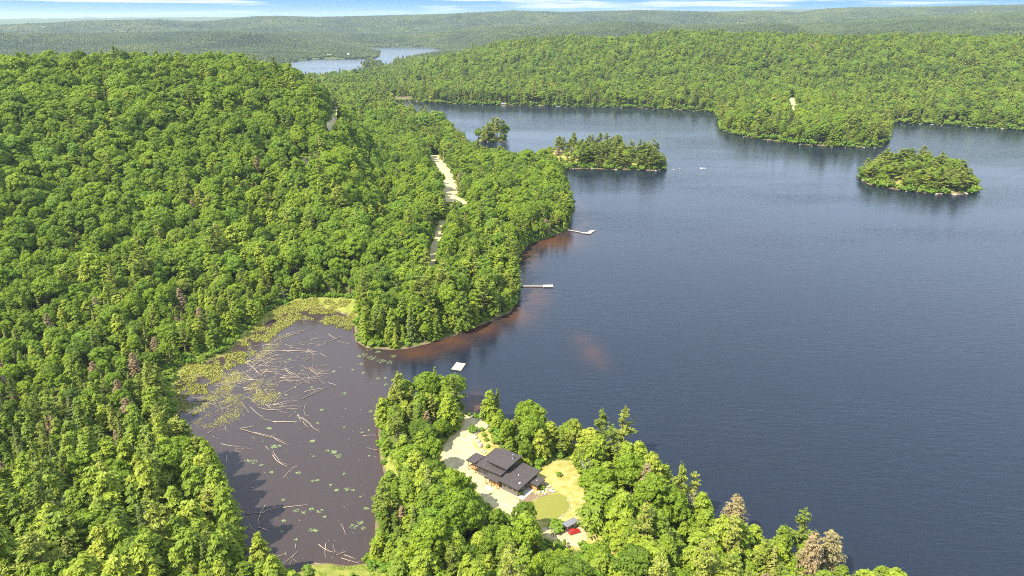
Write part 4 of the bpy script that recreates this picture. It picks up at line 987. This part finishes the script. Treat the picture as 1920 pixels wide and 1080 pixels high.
# island docks
xi, yi = at(1212, 318); dock('short pale dock on the long island', [strip((xi-6, yi-1.5), (xi+8, yi+6), 3.0)], [(xi-5, yi-3), (xi+7, yi+4)])
xi, yi = at(1538, 272); dock('small pale dock below the wooded headland', [strip((xi-9, yi-4), (xi+8, yi-3), 3.0)], [(xi-5, yi-5), (xi+7, yi-4)])
M['boathull'] = simple('white_boat_hull', (0.80,0.79,0.76), .3, .04)
M['canvas'] = simple('boat_canvas', (0.16,0.17,0.22), .7, .2)
M['glass'] = simple('dark_glass', (0.03,0.04,0.05), .08, .2)
def boat(u, v, L, rz, label, group=None):
    x, y = at(u, v); e = empty('motor_boat', (x, y, 0), rz, label=label, cat='boat', group=group); mb = MB()
    st = [(-.5, .36, .7), (-.3, .40, .72), (0, .40, .78), (.25, .31, .9), (.42, .14, 1.02), (.5, .01, 1.1)]; W = .42 * L / .9 * .9
    vs = []; n = len(st)
    for t, w, h in st:
        w = w * L * .42; vs += [(t*L, -w, h*.9), (t*L, -w*.8, -.1), (t*L, 0, -.3), (t*L, w*.8, -.1), (t*L, w, h*.9), (t*L, w*.8, h*.9-.03), (t*L, w*.75, .25), (t*L, -w*.75, .25), (t*L, -w*.8, h*.9-.03)]
    fs = [(i*9+k, i*9+(k+1)%9, (i+1)*9+(k+1)%9, (i+1)*9+k) for i in range(n-1) for k in range(9)] + [tuple(range(9)), tuple(range((n-1)*9, n*9))[::-1]]
    mb.add(vs, fs); mb.build('hull', M['boathull'], e)
    mb = MB(); w = .3*L*.42; mb.add([(.08*L, -w, .7), (.08*L, w, .7), (.0*L, w*.9, 1.35), (.0*L, -w*.9, 1.35), (.2*L, 0, .75)], [(0, 1, 2, 3), (0, 3, 4), (1, 4, 2)]); mb.build('windscreen', M['glass'], e)
    mb = MB(); mb.box(-.57*L, -.5*L, -.2, .2, .2, 1.15); mb.build('outboard_motor', M['dark'], e, bevel=.06)
    mb = MB(); mb.box(-.3*L, -.2*L, -w, w, .3, .75); mb.build('seat', M['canvas'], e, bevel=.05)
boat(1318, 316, 6.5, R(175), 'small white motor boat alone on the open lake')
boat(1046, 200, 7.5, R(10), 'white boat moored on the far shore, straight above the long island')
boat(1268, 205, 8.0, R(80), 'white boat moored on the far shore left of the red-roofed cottage')
boat(1748, 234, 7.0, R(20), 'white boat moored on the far right shore')
boat(1090, 651, 2.6, R(30), 'tiny pale float boat resting over the reddish shoal') if False else None

# ------------------------------------------------------------------ the cottage
M['roof'] = simple('dark_roof_shingle', (0.060,0.047,0.044), .85, .22, 1.2, bump=.2)
M['siding'] = simple('brown_grey_siding', (0.16,0.14,0.115), .8, .15, 1.2, sx=(1, 1, 7))
M['cedar'] = simple('cedar_boards', (0.46,0.27,0.11), .7, .2, 2.0, sx=(1, 1, 5))
M['trim'] = simple('black_trim', (0.035,0.032,0.032), .5, .15)
M['steel'] = simple('chimney_steel', (0.55,0.55,0.55), .3, .1, metal=.8)
M['concrete'] = simple('pale_concrete', (0.52,0.48,0.40), .9, .15)
M['white'] = simple('white_paint', (0.80,0.79,0.76), .5, .04)
ang = R(53); cot = empty('cottage', (-4.5, 209.0, 3.0), ang, label='long dark cottage with stepped low-slope roofs in the peninsula clearing', cat='cottage')
# local axes: x along "a", y = -b  (b points 90 degrees clockwise of a)
def wallbox(nm, a0, a1, b0, b1, z0, tops, mt):
    mb = MB(); mb.box(a0, a1, -b1, -b0, z0, 0, tops); return mb.build(nm, mt, cot)
def roofbox(a0, a1, b0, b1, z, ov=.7, th=.32, lip=True):
    """z = (a0b1, a1b1, a1b0, a0b0) corner heights, corners given at the eaves"""
    mb = MB(); mb.slab(a0, a1, -b1, -b0, z, th); r = mb.build('roof', M['roof'], cot)
    fb = MB(); t = .05
    zz = [q - .03 for q in z]
    fb.slab(a0-t, a1+t, -b1-t, -b1-.002, (zz[0], zz[1], zz[1], zz[0]), th+.02); fb.slab(a0-t, a1+t, -b0+.002, -b0+t, (zz[3], zz[2], zz[2], zz[3]), th+.02)
    fb.slab(a0-t, a0-.002, -b1, -b0, (zz[0], zz[0], zz[3], zz[3]), th+.02); fb.slab(a1+.002, a1+t, -b1, -b0, (zz[1], zz[1], zz[2], zz[2]), th+.02)
    fb.build('fascia', M['trim'], r); return r
zc = (3.9, 3.3, 3.9, 4.1)
roofs = {}
def block(nm, a0, a1, b0, b1, zr, mt, z0=-.1, inset=.75, sides=None):
    """zr: corner heights of the eaves in order (a0,b1),(a1,b1),(a1,b0),(a0,b0)"""
    i = inset; w = wallbox('wall', a0+i, a1-i, b0+i, b1-i, z0, [q - .33 for q in zr], mt); roofs[nm] = roofbox(a0, a1, b0, b1, zr); return w
wB = block('B', 2.0, 14.6, -13.0, -.9, (4.7, 5.2, 4.9, 4.2), M['siding'])
wA = wallbox('upper_wall', 5.2, 12.9, -8.2, -.95, 4.4, [5.9, 6.3, 6.3, 5.9], M['cedar']); roofs['A'] = roofbox(4.4, 13.8, -9.0, -.1, (6.2, 6.7, 6.7, 6.2))
wC = block('C', 0.0, 13.7, -.3, 8.3, (3.7, 4.0, 4.3, 4.0), M['siding'], inset=.8)
wD = wallbox('porch_wall', 7.6, 10.9, 7.56, 10.9, -.1, [2.6, 2.6, 2.7, 2.7], M['cedar']); roofs['D'] = roofbox(6.8, 11.6, 7.9, 11.7, (2.85, 2.85, 3.0, 3.0))
roofs['F'] = roofbox(-.6, 5.2, -6.4, -.35, (3.5, 4.1, 3.9, 3.3), th=.3); wallbox('entry_wall', 1.0, 3.0, -5.6, -1.0, -.1, [3.1, 3.3, 3.2, 3.0], M['cedar'])
roofs['E'] = roofbox(2.0, 7.8, -17.2, -13.05, (4.75, 4.75, 4.6, 4.6), th=.28)
# balcony under E
mb = MB(); mb.box(2.6, 7.3, 13.0, 16.6, 1.6, 1.8); dk = mb.build('balcony', M['cedar'], cot)
rl = MB(); rl.tube([(2.65, 13.1, 2.75), (2.65, 16.55, 2.75), (7.25, 16.55, 2.75)], .05, 4)
for k in range(12): rl.tube([(2.65, 13.3 + k*.3, 1.8), (2.65, 13.3 + k*.3, 2.75)], .02, 4)
rl.build('railing', M['trim'], dk)
wl = MB(); wl.box(4.2, 7.2, 13.0, 16.3, -1.2, 1.58); wl.build('lower_wall', M['siding'], cot)
for (a, b_) in ((2.6, -16.5), (2.6, -13.4), (7.2, -16.5), (-.2, -6.0), (-.2, -1.0), (-.2, -3.5)):
    q = MB(); q.box(a-.12, a+.12, -b_-.12, -b_+.12, -1.5 if b_ < -10 else -.1, 4.35 if b_ < -10 else 3.1); q.build('post', M['cedar'], cot)
def win(parent_, a, b_, z, w, h, face, frame='white'):
    """face: 'a-' wall facing lower left (normal -a), 'b+' wall facing lower right"""
    mb = MB(); g_ = MB(); t = .05
    if face == 'a-':
        x = a; ys = (-b_ - w/2, -b_ + w/2)
        for (y0, y1, z0, z1) in ((ys[0], ys[1], z, z+.08), (ys[0], ys[1], z+h-.08, z+h), (ys[0], ys[0]+.08, z+.08, z+h-.08), (ys[1]-.08, ys[1], z+.08, z+h-.08), ((ys[0]+ys[1])/2-.03, (ys[0]+ys[1])/2+.03, z+.08, z+h-.08)): mb.box(x-.07, x+.02, y0, y1, z0, z1)
        g_.box(x-.03, x+.01, ys[0]+.08, ys[1]-.08, z+.08, z+h-.08)
    else:
        y = -b_; xs = (a - w/2, a + w/2)
        for (x0, x1, z0, z1) in ((xs[0], xs[1], z, z+.08), (xs[0], xs[1], z+h-.08, z+h), (xs[0], xs[0]+.08, z+.08, z+h-.08), (xs[1]-.08, xs[1], z+.08, z+h-.08), ((xs[0]+xs[1])/2-.03, (xs[0]+xs[1])/2+.03, z+.08, z+h-.08)): mb.box(x0, x1, y-.07, y+.02, z0, z1)
        g_.box(xs[0]+.08, xs[1]-.08, y-.03, y+.01, z+.08, z+h-.08)
    f_ = mb.build('window', M[frame], parent_); g_.build('pane', M['glass'], f_)
for b_, w in ((1.6, 1.4), (4.0, 1.6), (6.3, 1.0)): win(wC, .8, b_, 1.9, w, 1.1, 'a-', 'trim')
for a, w in ((2.6, 1.8), (5.6, 1.2)): win(wC, a, 7.5, 1.3, w, 1.4, 'b+', 'trim')
win(wC, 12.0, 7.5, 1.2, 1.2, 1.4, 'b+', 'trim')
for b_ in (-11.2, -9.2, -7.4): win(wB, 2.75, b_, 1.4, 1.5, 1.7, 'a-', 'trim')
for b_ in (-7.2, -5.4, -3.6, -1.9): win(wA, 5.2, b_, 4.75, 1.5, .75, 'a-', 'trim')
for a in (7, 9.5, 12): win(wA, a, -.95, 4.9, 1.8, .9, 'b+', 'trim')
win(wD, 9.2, 10.9, .9, 1.3, 1.3, 'b+', 'trim')
dm = MB(); dm.box(.93, .99, 1.8, 2.9, 0, 2.15); dd = dm.build('door', M['cedar'], cot); hm = MB(); hm.box(.85, .93, 1.95, 2.02, .95, 1.1); hm.build('handle', M['steel'], dd)
# doors of the garage-like lower C wall, chimney pipe, vents, steps, slab
ch = MB(); ch.tube([(10.7, 2.1, 6.3), (10.7, 2.1, 8.1)], .16, 10); ch.tube([(10.7, 2.1, 8.1), (10.7, 2.1, 8.3)], .26, 10); ch.tube([(10.7, 2.1, 6.4), (10.7, 2.1, 6.75)], [.42, .2], 10); ch.build('chimney_pipe', M['steel'], roofs['A'])
for (x, y, z, s) in ((3.2, -6.6, 3.9, .38), (6.6, -3.6, 4.12, .2)):
    q = MB(); q.tube([(x, y, z), (x, y, z+.35)], [s, s*.8], 8); q.build('vent', M['white'], roofs['C'])
q = MB(); q.tube([(9.3, -9.8, 2.9), (9.3, -9.8, 3.25)], .15, 8); q.build('vent', M['white'], roofs['D'])
for k in range(3):
    q = MB(); q.box(-1.2 - k*.45, -.7 - k*.45, 2.0, 5.0, -.05, .32 - k*.1); q.build('step', M['concrete'], cot)
q = MB(); q.box(.4, 7.4, -10.0, -7.55, -.05, .16); q.build('patio', M['concrete'], cot)
fnd = MB(); fnd.box(.72, 12.98, -7.58, -.4, -.3, .25); fnd.build('foundation', M['concrete'], cot)

# shed
sh = empty('garden_shed', (19.3, 189.0, 3.05), math.atan2(191.0-188.1, 20.2-16.3), label='small dark shed with grey roof and white framed windows behind the red car', cat='shed')
mb = MB(); mb.box(-2.3, 2.3, -1.0, 1.25, -.1, 0, (2.25, 2.25, 2.0, 2.0)); sw = mb.build('wall', M['trim'], sh)
M['greyroof'] = simple('grey_metal_roof', (0.17,0.17,0.18), .6, .1, 4, metal=.0, sx=(8, 1, 1))
mb = MB(); mb.slab(-2.6, 2.6, -1.3, 1.5, (2.42, 2.42, 2.15, 2.15), .12); mb.build('roof', M['greyroof'], sh)
for x0, x1 in ((-1.5, -.5), (.1, 1.7)):
    mb = MB(); mb.box(x0, x1, -1.06, -.98, .55, 1.85); f_ = mb.build('window', M['white'], sh)
    mb = MB(); w = (x1-x0)
    for k in range(2):
        mb.box(x0 + .12 + k*(w-.12)/2, x0 + k*(w-.12)/2 + (w-.12)/2, -1.075, -1.062, .67, 1.73)
    mb.build('pane', M['glass'], f_)
mb = MB(); mb.box(-2.2, -1.62, -1.05, -1.0, 0, 1.9); dd = mb.build('door', M['cedar'], sh); mb = MB(); mb.box(-1.72, -1.66, -1.1, -1.055, .9, 1.0); mb.build('handle', M['steel'], dd)

# car
M['carpaint'] = simple('red_car_paint', (0.62,0.02,0.015), .25, .03); M['tyre'] = simple('tyre_rubber', (0.02,0.02,0.02), .85, .2)
M['lamp'] = simple('lamp_glass', (0.75,0.75,0.72), .15, .05); M['redlamp'] = simple('tail_lamp', (0.4,0.01,0.01), .2, .05)
car = empty('parked_car', (20.3, 186.6, 3.1), R(22), label='small bright red hatchback parked in front of the shed', cat='car')
prof = [(-2.0,.35),(-2.05,.7),(-1.98,1.0),(-1.9,1.05),(-.2,1.08),(1.0,.98),(1.75,.85),(2.0,.68),(2.05,.4),(2.0,.3)]
import bmesh
def loft(sections, name, mt, parent, sub=1):
    mb = MB(); n = len(sections[0]); vs = [p for s in sections for p in s]
    fs = [(i*n+k, i*n+(k+1)%n, (i+1)*n+(k+1)%n, (i+1)*n+k) for i in range(len(sections)-1) for k in range(n)] + [tuple(range(n))[::-1], tuple(range((len(sections)-1)*n, len(sections)*n))]
    mb.add(vs, fs); o = mb.build(name, mt, parent, True)
    m_ = o.modifiers.new('sub', 'SUBSURF'); m_.levels = sub; m_.render_levels = sub; return o
def sec(x, w, z0, z1, tw): return [(x, -w, z0), (x, -w*1.02, (z0+z1)/2), (x, -w*tw, z1), (x, 0, z1+.03), (x, w*tw, z1), (x, w*1.02, (z0+z1)/2), (x, w, z0), (x, 0, z0-.02)]
loft([sec(-2.05, .72, .38, .80, .9), sec(-1.95, .84, .28, .98, .9), sec(-1.2, .88, .26, 1.02, .92), sec(0, .88, .26, 1.0, .93), sec(.95, .88, .26, .96, .92), sec(1.7, .85, .28, .85, .88), sec(2.02, .74, .36, .68, .85)], 'body', M['carpaint'], car, 2)
cab = loft([sec(-1.85, .66, .92, 1.02, .95), sec(-1.5, .72, .92, 1.38, .80), sec(-.9, .74, .92, 1.50, .78), sec(-.1, .74, .92, 1.48, .78), sec(.45, .72, .92, 1.25, .84), sec(1.0, .68, .9, .97, .95)], 'cabin', M['carpaint'], car, 2)
for s in (-1, 1):
    q = MB(); q.add([(-1.35, s*.765, 1.04), (.7, s*.765, 1.03), (.2, s*.655, 1.35), (-1.2, s*.65, 1.40)], [(0, 1, 2, 3)] if s < 0 else [(3, 2, 1, 0)]); q.build('side_window', M['glass'], cab)
q = MB(); q.add([(.98, -.6, 1.03), (.98, .6, 1.03), (.35, .52, 1.38), (.35, -.52, 1.38)], [(0, 1, 2, 3)]); q.build('windscreen', M['glass'], cab)
q = MB(); q.add([(-1.86, -.55, 1.08), (-1.86, .55, 1.08), (-1.58, .5, 1.38), (-1.58, -.5, 1.38)], [(3, 2, 1, 0)]); q.build('rear_window', M['glass'], cab)
for x in (-1.3, 1.3):
    for s in (-1, 1):
        q = MB(); q.tube([(x, s*.72, .31), (x, s*.90, .31)], .31, 16); w_ = q.build('wheel', M['tyre'], car); q = MB(); q.tube([(x, s*.89, .31), (x, s*.915, .31)], .19, 12); q.build('rim', M['steel'], w_)
for s in (-1, 1):
    q = MB(); q.box(1.86, 2.02, s*.6-.14, s*.6+.14, .62, .76); q.build('headlight', M['lamp'], car, bevel=.03)
    q = MB(); q.box(-2.08, -1.98, s*.66-.1, s*.66+.1, .72, .9); q.build('tail_light', M['redlamp'], car, bevel=.02)

# boulders: garden edge and shores
def boulder(x, y, z, s, i, label, group):
    rng = np.random.default_rng(i); V = ICO2[0] * (1 + .22 * np.sin(ICO2[0] @ rng.normal(0, 2.2, (3, 3)) + rng.random(3) * 6).sum(1)[:, None] / 3) * [s, s * rng.uniform(.6, 1), s * rng.uniform(.4, .7)]
    o = link('boulder', mesh_np('boulder', V, ICO2[1], [M['rock']]), loc=(x, y, z)); o.rotation_euler = (0, 0, rng.random() * 6); return tag(o, label, 'boulder', group)
rr = random.Random(9); bi = 0
for p0, p1, n in (((1145,685),(1158,745),5),((1158,745),(1110,785),6),((1110,785),(1040,812),6),((925,725),(985,690),6),((985,688),(1060,660),5)):
    for k in range(n):
        t = (k + rr.random() * .6) / n; x, y = at(*k1(p0[0] + (p1[0]-p0[0])*t, p0[1] + (p1[1]-p0[1])*t), 3.0); bi += 1
        boulder(x, y, 3.15, rr.uniform(.2, .42), bi, 'small pale stone in the edging round the mown lawn', 'stones edging the lawn')
for X_, Y_, s in ((1000,660,.7),(1020,655,.6),(1040,645,.8),(1060,650,.7),(1075,655,.8),(1030,665,.5),(1050,630,.7),(1035,615,.6),(985,668,.5),(1068,640,.6)):
    x, y = at(*k1(X_, Y_), 3.0); bi += 1; boulder(x, y, 3.2, s * 1.2, bi, 'pale boulder in the rock garden at the right corner of the cottage', 'boulders of the rock garden')
for X_, Y_, s in ((680,360,1.0),(672,380,1.2),(690,400,1.1),(700,425,1.0),(715,445,.8),(690,350,.7),(705,415,.9),(725,455,.6),(740,322,.6),(660,276,.7)):
    x, y = at(*k1(X_, Y_), 3.0); bi += 1; boulder(x, y, 3.2, s * 1.2, bi, 'pale boulder on the rocky slope between drive and cottage back', 'boulders above the drive')
for I, nb2, nm in ((ISLANDS[2], 46, 'pale rock on the rim of the right island'), (ISLANDS[1], 26, 'pale rock on the shore of the long island'), (ISLANDS[0], 8, 'pale rock at the smallest islet')):
    per = np.vstack([I, I[:1]]); segs_ = np.hypot(*(per[1:] - per[:-1]).T); cum = np.concatenate([[0], np.cumsum(segs_)])
    for k in range(nb2):
        t = rr.random() * cum[-1]; j = min(np.searchsorted(cum, t) - 1, len(I) - 1); j = max(j, 0); q = (t - cum[j]) / segs_[j]; p = per[j] * (1-q) + per[j+1] * q
        if p[1] > I[:, 1].mean() + 3: continue
        bi += 1; boulder(p[0] + rr.uniform(-1, 1), p[1] + rr.uniform(-1, 1.5), .15, rr.uniform(.8, 2.3), bi, nm, nm.replace('pale rock', 'rocks'))

for (u, v) in ((880,196),(905,197),(945,198),(975,199),(1012,199),(1060,201),(1130,202),(1165,203),(1205,203),(1212,204),(1225,205),(1300,209),(1395,256),(1440,263),(1500,271),(1522,274),(1560,276),(1585,277),(1620,277),(1640,277),
   (1690,233),(1725,233),(1765,236),(1815,238),(1832,239),(1850,240),(1880,242),(1263,319),(1275,317)):
    x, y = at(u, v); bi += 1; boulder(x, y, .2, rr.uniform(.7, 1.7), bi, 'pale rock at the waterline of the far wooded shore' if y > 820 else 'low rock awash off the right end of the long island', 'rocks on the far shore' if y > 820 else 'rocks awash')
# garden bushes
def bush(u, v, s, i, label, group=None):
    x, y = at(u, v, 3.0); o = link('garden_bush', bobjs[i % 3].data, loc=(x, y, 2.9)); o.scale = (s, s, s * .9); o.rotation_euler = (0, 0, i); tag(o, label, 'bush', group)
bush(*k1(1100, 572), .75, 0, 'lone round bush on the dry grass right of the cottage')
bush(*k1(668, 352), 1.3, 1, 'dark green bush on the gravel drive behind the cottage')
for k, (X_, Y_) in enumerate(((720,370),(735,395),(745,425),(712,345),(1090,860),(1075,835),(1115,835),(1080,820),(1100,815),(890,670),(905,665),(925,720),(1015,640),(740,430))):
    bush(*k1(X_, Y_), .45 + .5 * rr.random() + (.5 if k in (4, 5, 6) else 0), k, ['green bush on the rocky slope behind the cottage', 'green bush beside the shed', 'small green bush planted in the cottage garden bed'][0 if k < 4 or k == 13 else 1 if k < 9 else 2],
         ['bushes on the slope', 'bushes by the shed', 'bushes in the garden bed'][0 if k < 4 or k == 13 else 1 if k < 9 else 2])

# utility poles on the wide road, small far cottages
for (u, v, h, lab) in ((827, 304, 10, 'slim grey utility pole at the upper end of the wide sandy road'), (850, 328, 10, 'slim grey utility pole beside the middle of the wide sandy road'), (844, 403, 10, 'slim grey utility pole below the wide sandy road')):
    x, y = ray_hit(u, v); q = MB(); z = hz(x, y); e = empty('utility_pole', (x + 3, y, z), label=lab, cat='utility pole')
    q.tube([(0, 0, -.3), (0, 0, h + 3)], [.17, .11], 8); q.build('post', M['bark_pale'], e); q = MB(); q.box(-1.1, 1.1, -.06, .06, h + 2.1, h + 2.3); q.build('crossarm', M['bark_pale'], e)
M['redroof'] = simple('red_roof', (0.45,0.12,0.06), .7, .15); M['log_wall'] = simple('tan_wall', (0.40,0.30,0.20), .8, .2)
def far_house(u, v, w, d, h, rz, roofm, wallm, label, lift=0):
    x, y = (at(u, v, lift)); z = max(hz(x, y), .3); e = empty('lake_house', (x, y, z), rz, label=label, cat='house'); q = MB(); q.box(-w/2, w/2, -d/2, d/2, -1, h); q.build('wall', wallm, e)
    q = MB(); o = .6; q.add([(-w/2-o, -d/2-o, h), (w/2+o, -d/2-o, h), (w/2+o, d/2+o, h), (-w/2-o, d/2+o, h), (-w/2-o, 0, h+d*.35), (w/2+o, 0, h+d*.35)], [(0, 1, 5, 4), (2, 3, 4, 5), (0, 4, 3), (1, 2, 5), (0, 3, 2, 1)]); q.build('roof', roofm, e)
    for k in range(3):
        q = MB(); x0 = -w/2 + w*(k+.5)/3; q.box(x0-.6, x0+.6, -d/2-.06, -d/2+.02, 1.0, 2.4); q.build('window', M['glass'], e)
far_house(1317, 192, 12, 8, 5, R(5), M['redroof'], M['log_wall'], 'red-roofed cottage in the trees above the far shore', 6)
far_house(1081, 290, 13, 9, 4, R(20), M['greyroof'], M['log_wall'], 'grey-roofed house half hidden by the pines of the long island', 2)
far_house(944, 197, 8, 6, 3, 0, M['greyroof'], M['log_wall'], 'small brown boathouse on the far shore left of the moored boats', 1)
for k, (u, v) in enumerate(((606,108),(618,108),(634,107.5),(655,107.5),(540,114.5),(672,87.5),(700,87),(745,87))):
    far_house(u, v, 16, 10, 5, R(k * 17), M['white'] if k % 2 else M['greyroof'], M['white'], ['pale cottage on the near wooded spit of the far lake', 'pale cottage on the back shore of the far lake'][0 if k < 5 else 1], 1)
for o in [o for o in COL.objects if o.name.startswith('lake_house') and 'far lake' in o.get('label', '')]:
    o['group'] = 'cottages ' + o['label'][13:]

# ------------------------------------------------------------------ haze
top = max(float(gz.max()), CAM_H) + 60
hb = MB(); hb.box(-33000, 33000, -900, 34500, -8.0, top)
m = bpy.data.materials.new('haze'); m.use_nodes = True; nt = m.node_tree; nt.nodes.remove(nt.nodes['Principled BSDF'])
pv_ = N(nt, 'ShaderNodeVolumePrincipled'); pv_.inputs['Color'].default_value = (.68, .79, .95, 1); pv_.inputs['Density'].default_value = 4.4e-5; pv_.inputs['Anisotropy'].default_value = .2
nt.links.new(pv_.outputs[0], nt.nodes['Material Output'].inputs['Volume'])
hz_o = hb.build('haze', m); tag(hz_o, 'thin pale summer haze over the lake country', kind='stuff')

# ------------------------------------------------------------------ light
SUN_EL, SUN_AZ = R(52), R(-126)      # azimuth of the sun measured from +Y clockwise; left and slightly behind the camera
sd = Vector((math.sin(SUN_AZ) * math.cos(SUN_EL), math.cos(SUN_AZ) * math.cos(SUN_EL), math.sin(SUN_EL)))
sl = bpy.data.lights.new('sun', 'SUN'); sl.energy = 4.6; sl.angle = R(.53); sl.color = (1.0, .94, .80)
so = bpy.data.objects.new('sun', sl); COL.objects.link(so); so.rotation_euler = sd.to_track_quat('Z', 'Y').to_euler(); so.location = (-200, 0, 400)
w = bpy.data.worlds.new('World'); SC.world = w; w.use_nodes = True; nt = w.node_tree; bg = nt.nodes['Background']
sky = N(nt, 'ShaderNodeTexSky', sky_type='NISHITA'); sky.sun_disc = False; sky.sun_elevation = SUN_EL; sky.sun_rotation = SUN_AZ; sky.air_density = 1.0; sky.dust_density = .6; sky.ozone_density = 2.0
tc = N(nt, 'ShaderNodeTexCoord'); sx_ = N(nt, 'ShaderNodeSeparateXYZ'); nt.links.new(tc.outputs['Generated'], sx_.inputs[0])
# cirrus streaks: noise on the sky dome, stretched along the horizon
mp = N(nt, 'ShaderNodeMapping'); mp.inputs['Scale'].default_value = (2.2, 2.2, 60.0); nt.links.new(tc.outputs['Generated'], mp.inputs[0])
cn = N(nt, 'ShaderNodeTexNoise'); cn.inputs['Scale'].default_value = 2.1; cn.inputs['Detail'].default_value = 7; cn.inputs['Roughness'].default_value = .55; cn.inputs['Distortion'].default_value = .35; nt.links.new(mp.outputs[0], cn.inputs[0])
cr = N(nt, 'ShaderNodeMapRange'); cr.inputs[1].default_value = .50; cr.inputs[2].default_value = .66; cr.interpolation_type = 'SMOOTHSTEP'; nt.links.new(cn.outputs[0], cr.inputs[0])
lo = N(nt, 'ShaderNodeMapRange'); lo.inputs[1].default_value = .03; lo.inputs[2].default_value = .08; lo.inputs[3].default_value = 1.0; lo.inputs[4].default_value = .0; nt.links.new(sx_.outputs[2], lo.inputs[0])
blue = mixc(nt, lo.outputs[0], sky.outputs[0], (0.22, 1.3, 3.1))     # the saturated blue band low over the ridges
ve = N(nt, 'ShaderNodeMapRange'); ve.inputs[1].default_value = .05; ve.inputs[2].default_value = .14; ve.inputs[3].default_value = 0; ve.inputs[4].default_value = .85; nt.links.new(sx_.outputs[2], ve.inputs[0])
blue = mixc(nt, ve.outputs[0], blue, (3.3, 4.1, 5.4))      # pale veil added above the view to lighten the lake's reflections
cm_ = math_(nt, 'MULTIPLY', cr.outputs[0], .9)
col = mixc(nt, cm_, blue, (3.6, 3.8, 4.0))
nt.links.new(col, bg.inputs[0]); bg.inputs[1].default_value = 0.15

SC.render.engine = 'CYCLES'
cy = SC.cycles; cy.use_denoising = False; cy.filter_width = 1.0; cy.max_bounces = 5; cy.diffuse_bounces = 2; cy.glossy_bounces = 2; cy.transmission_bounces = 2; cy.volume_bounces = 1; cy.transparent_max_bounces = 4
cy.caustics_reflective = False; cy.caustics_refractive = False; cy.sample_clamp_indirect = 4; cy.volume_step_rate = 4; cy.use_adaptive_sampling = True; cy.adaptive_threshold = .015
SC.view_settings.view_transform = 'Standard'; SC.view_settings.look = 'None'; SC.view_settings.exposure = 1.12; SC.view_settings.gamma = 1; SC.view_settings.use_curve_mapping = False
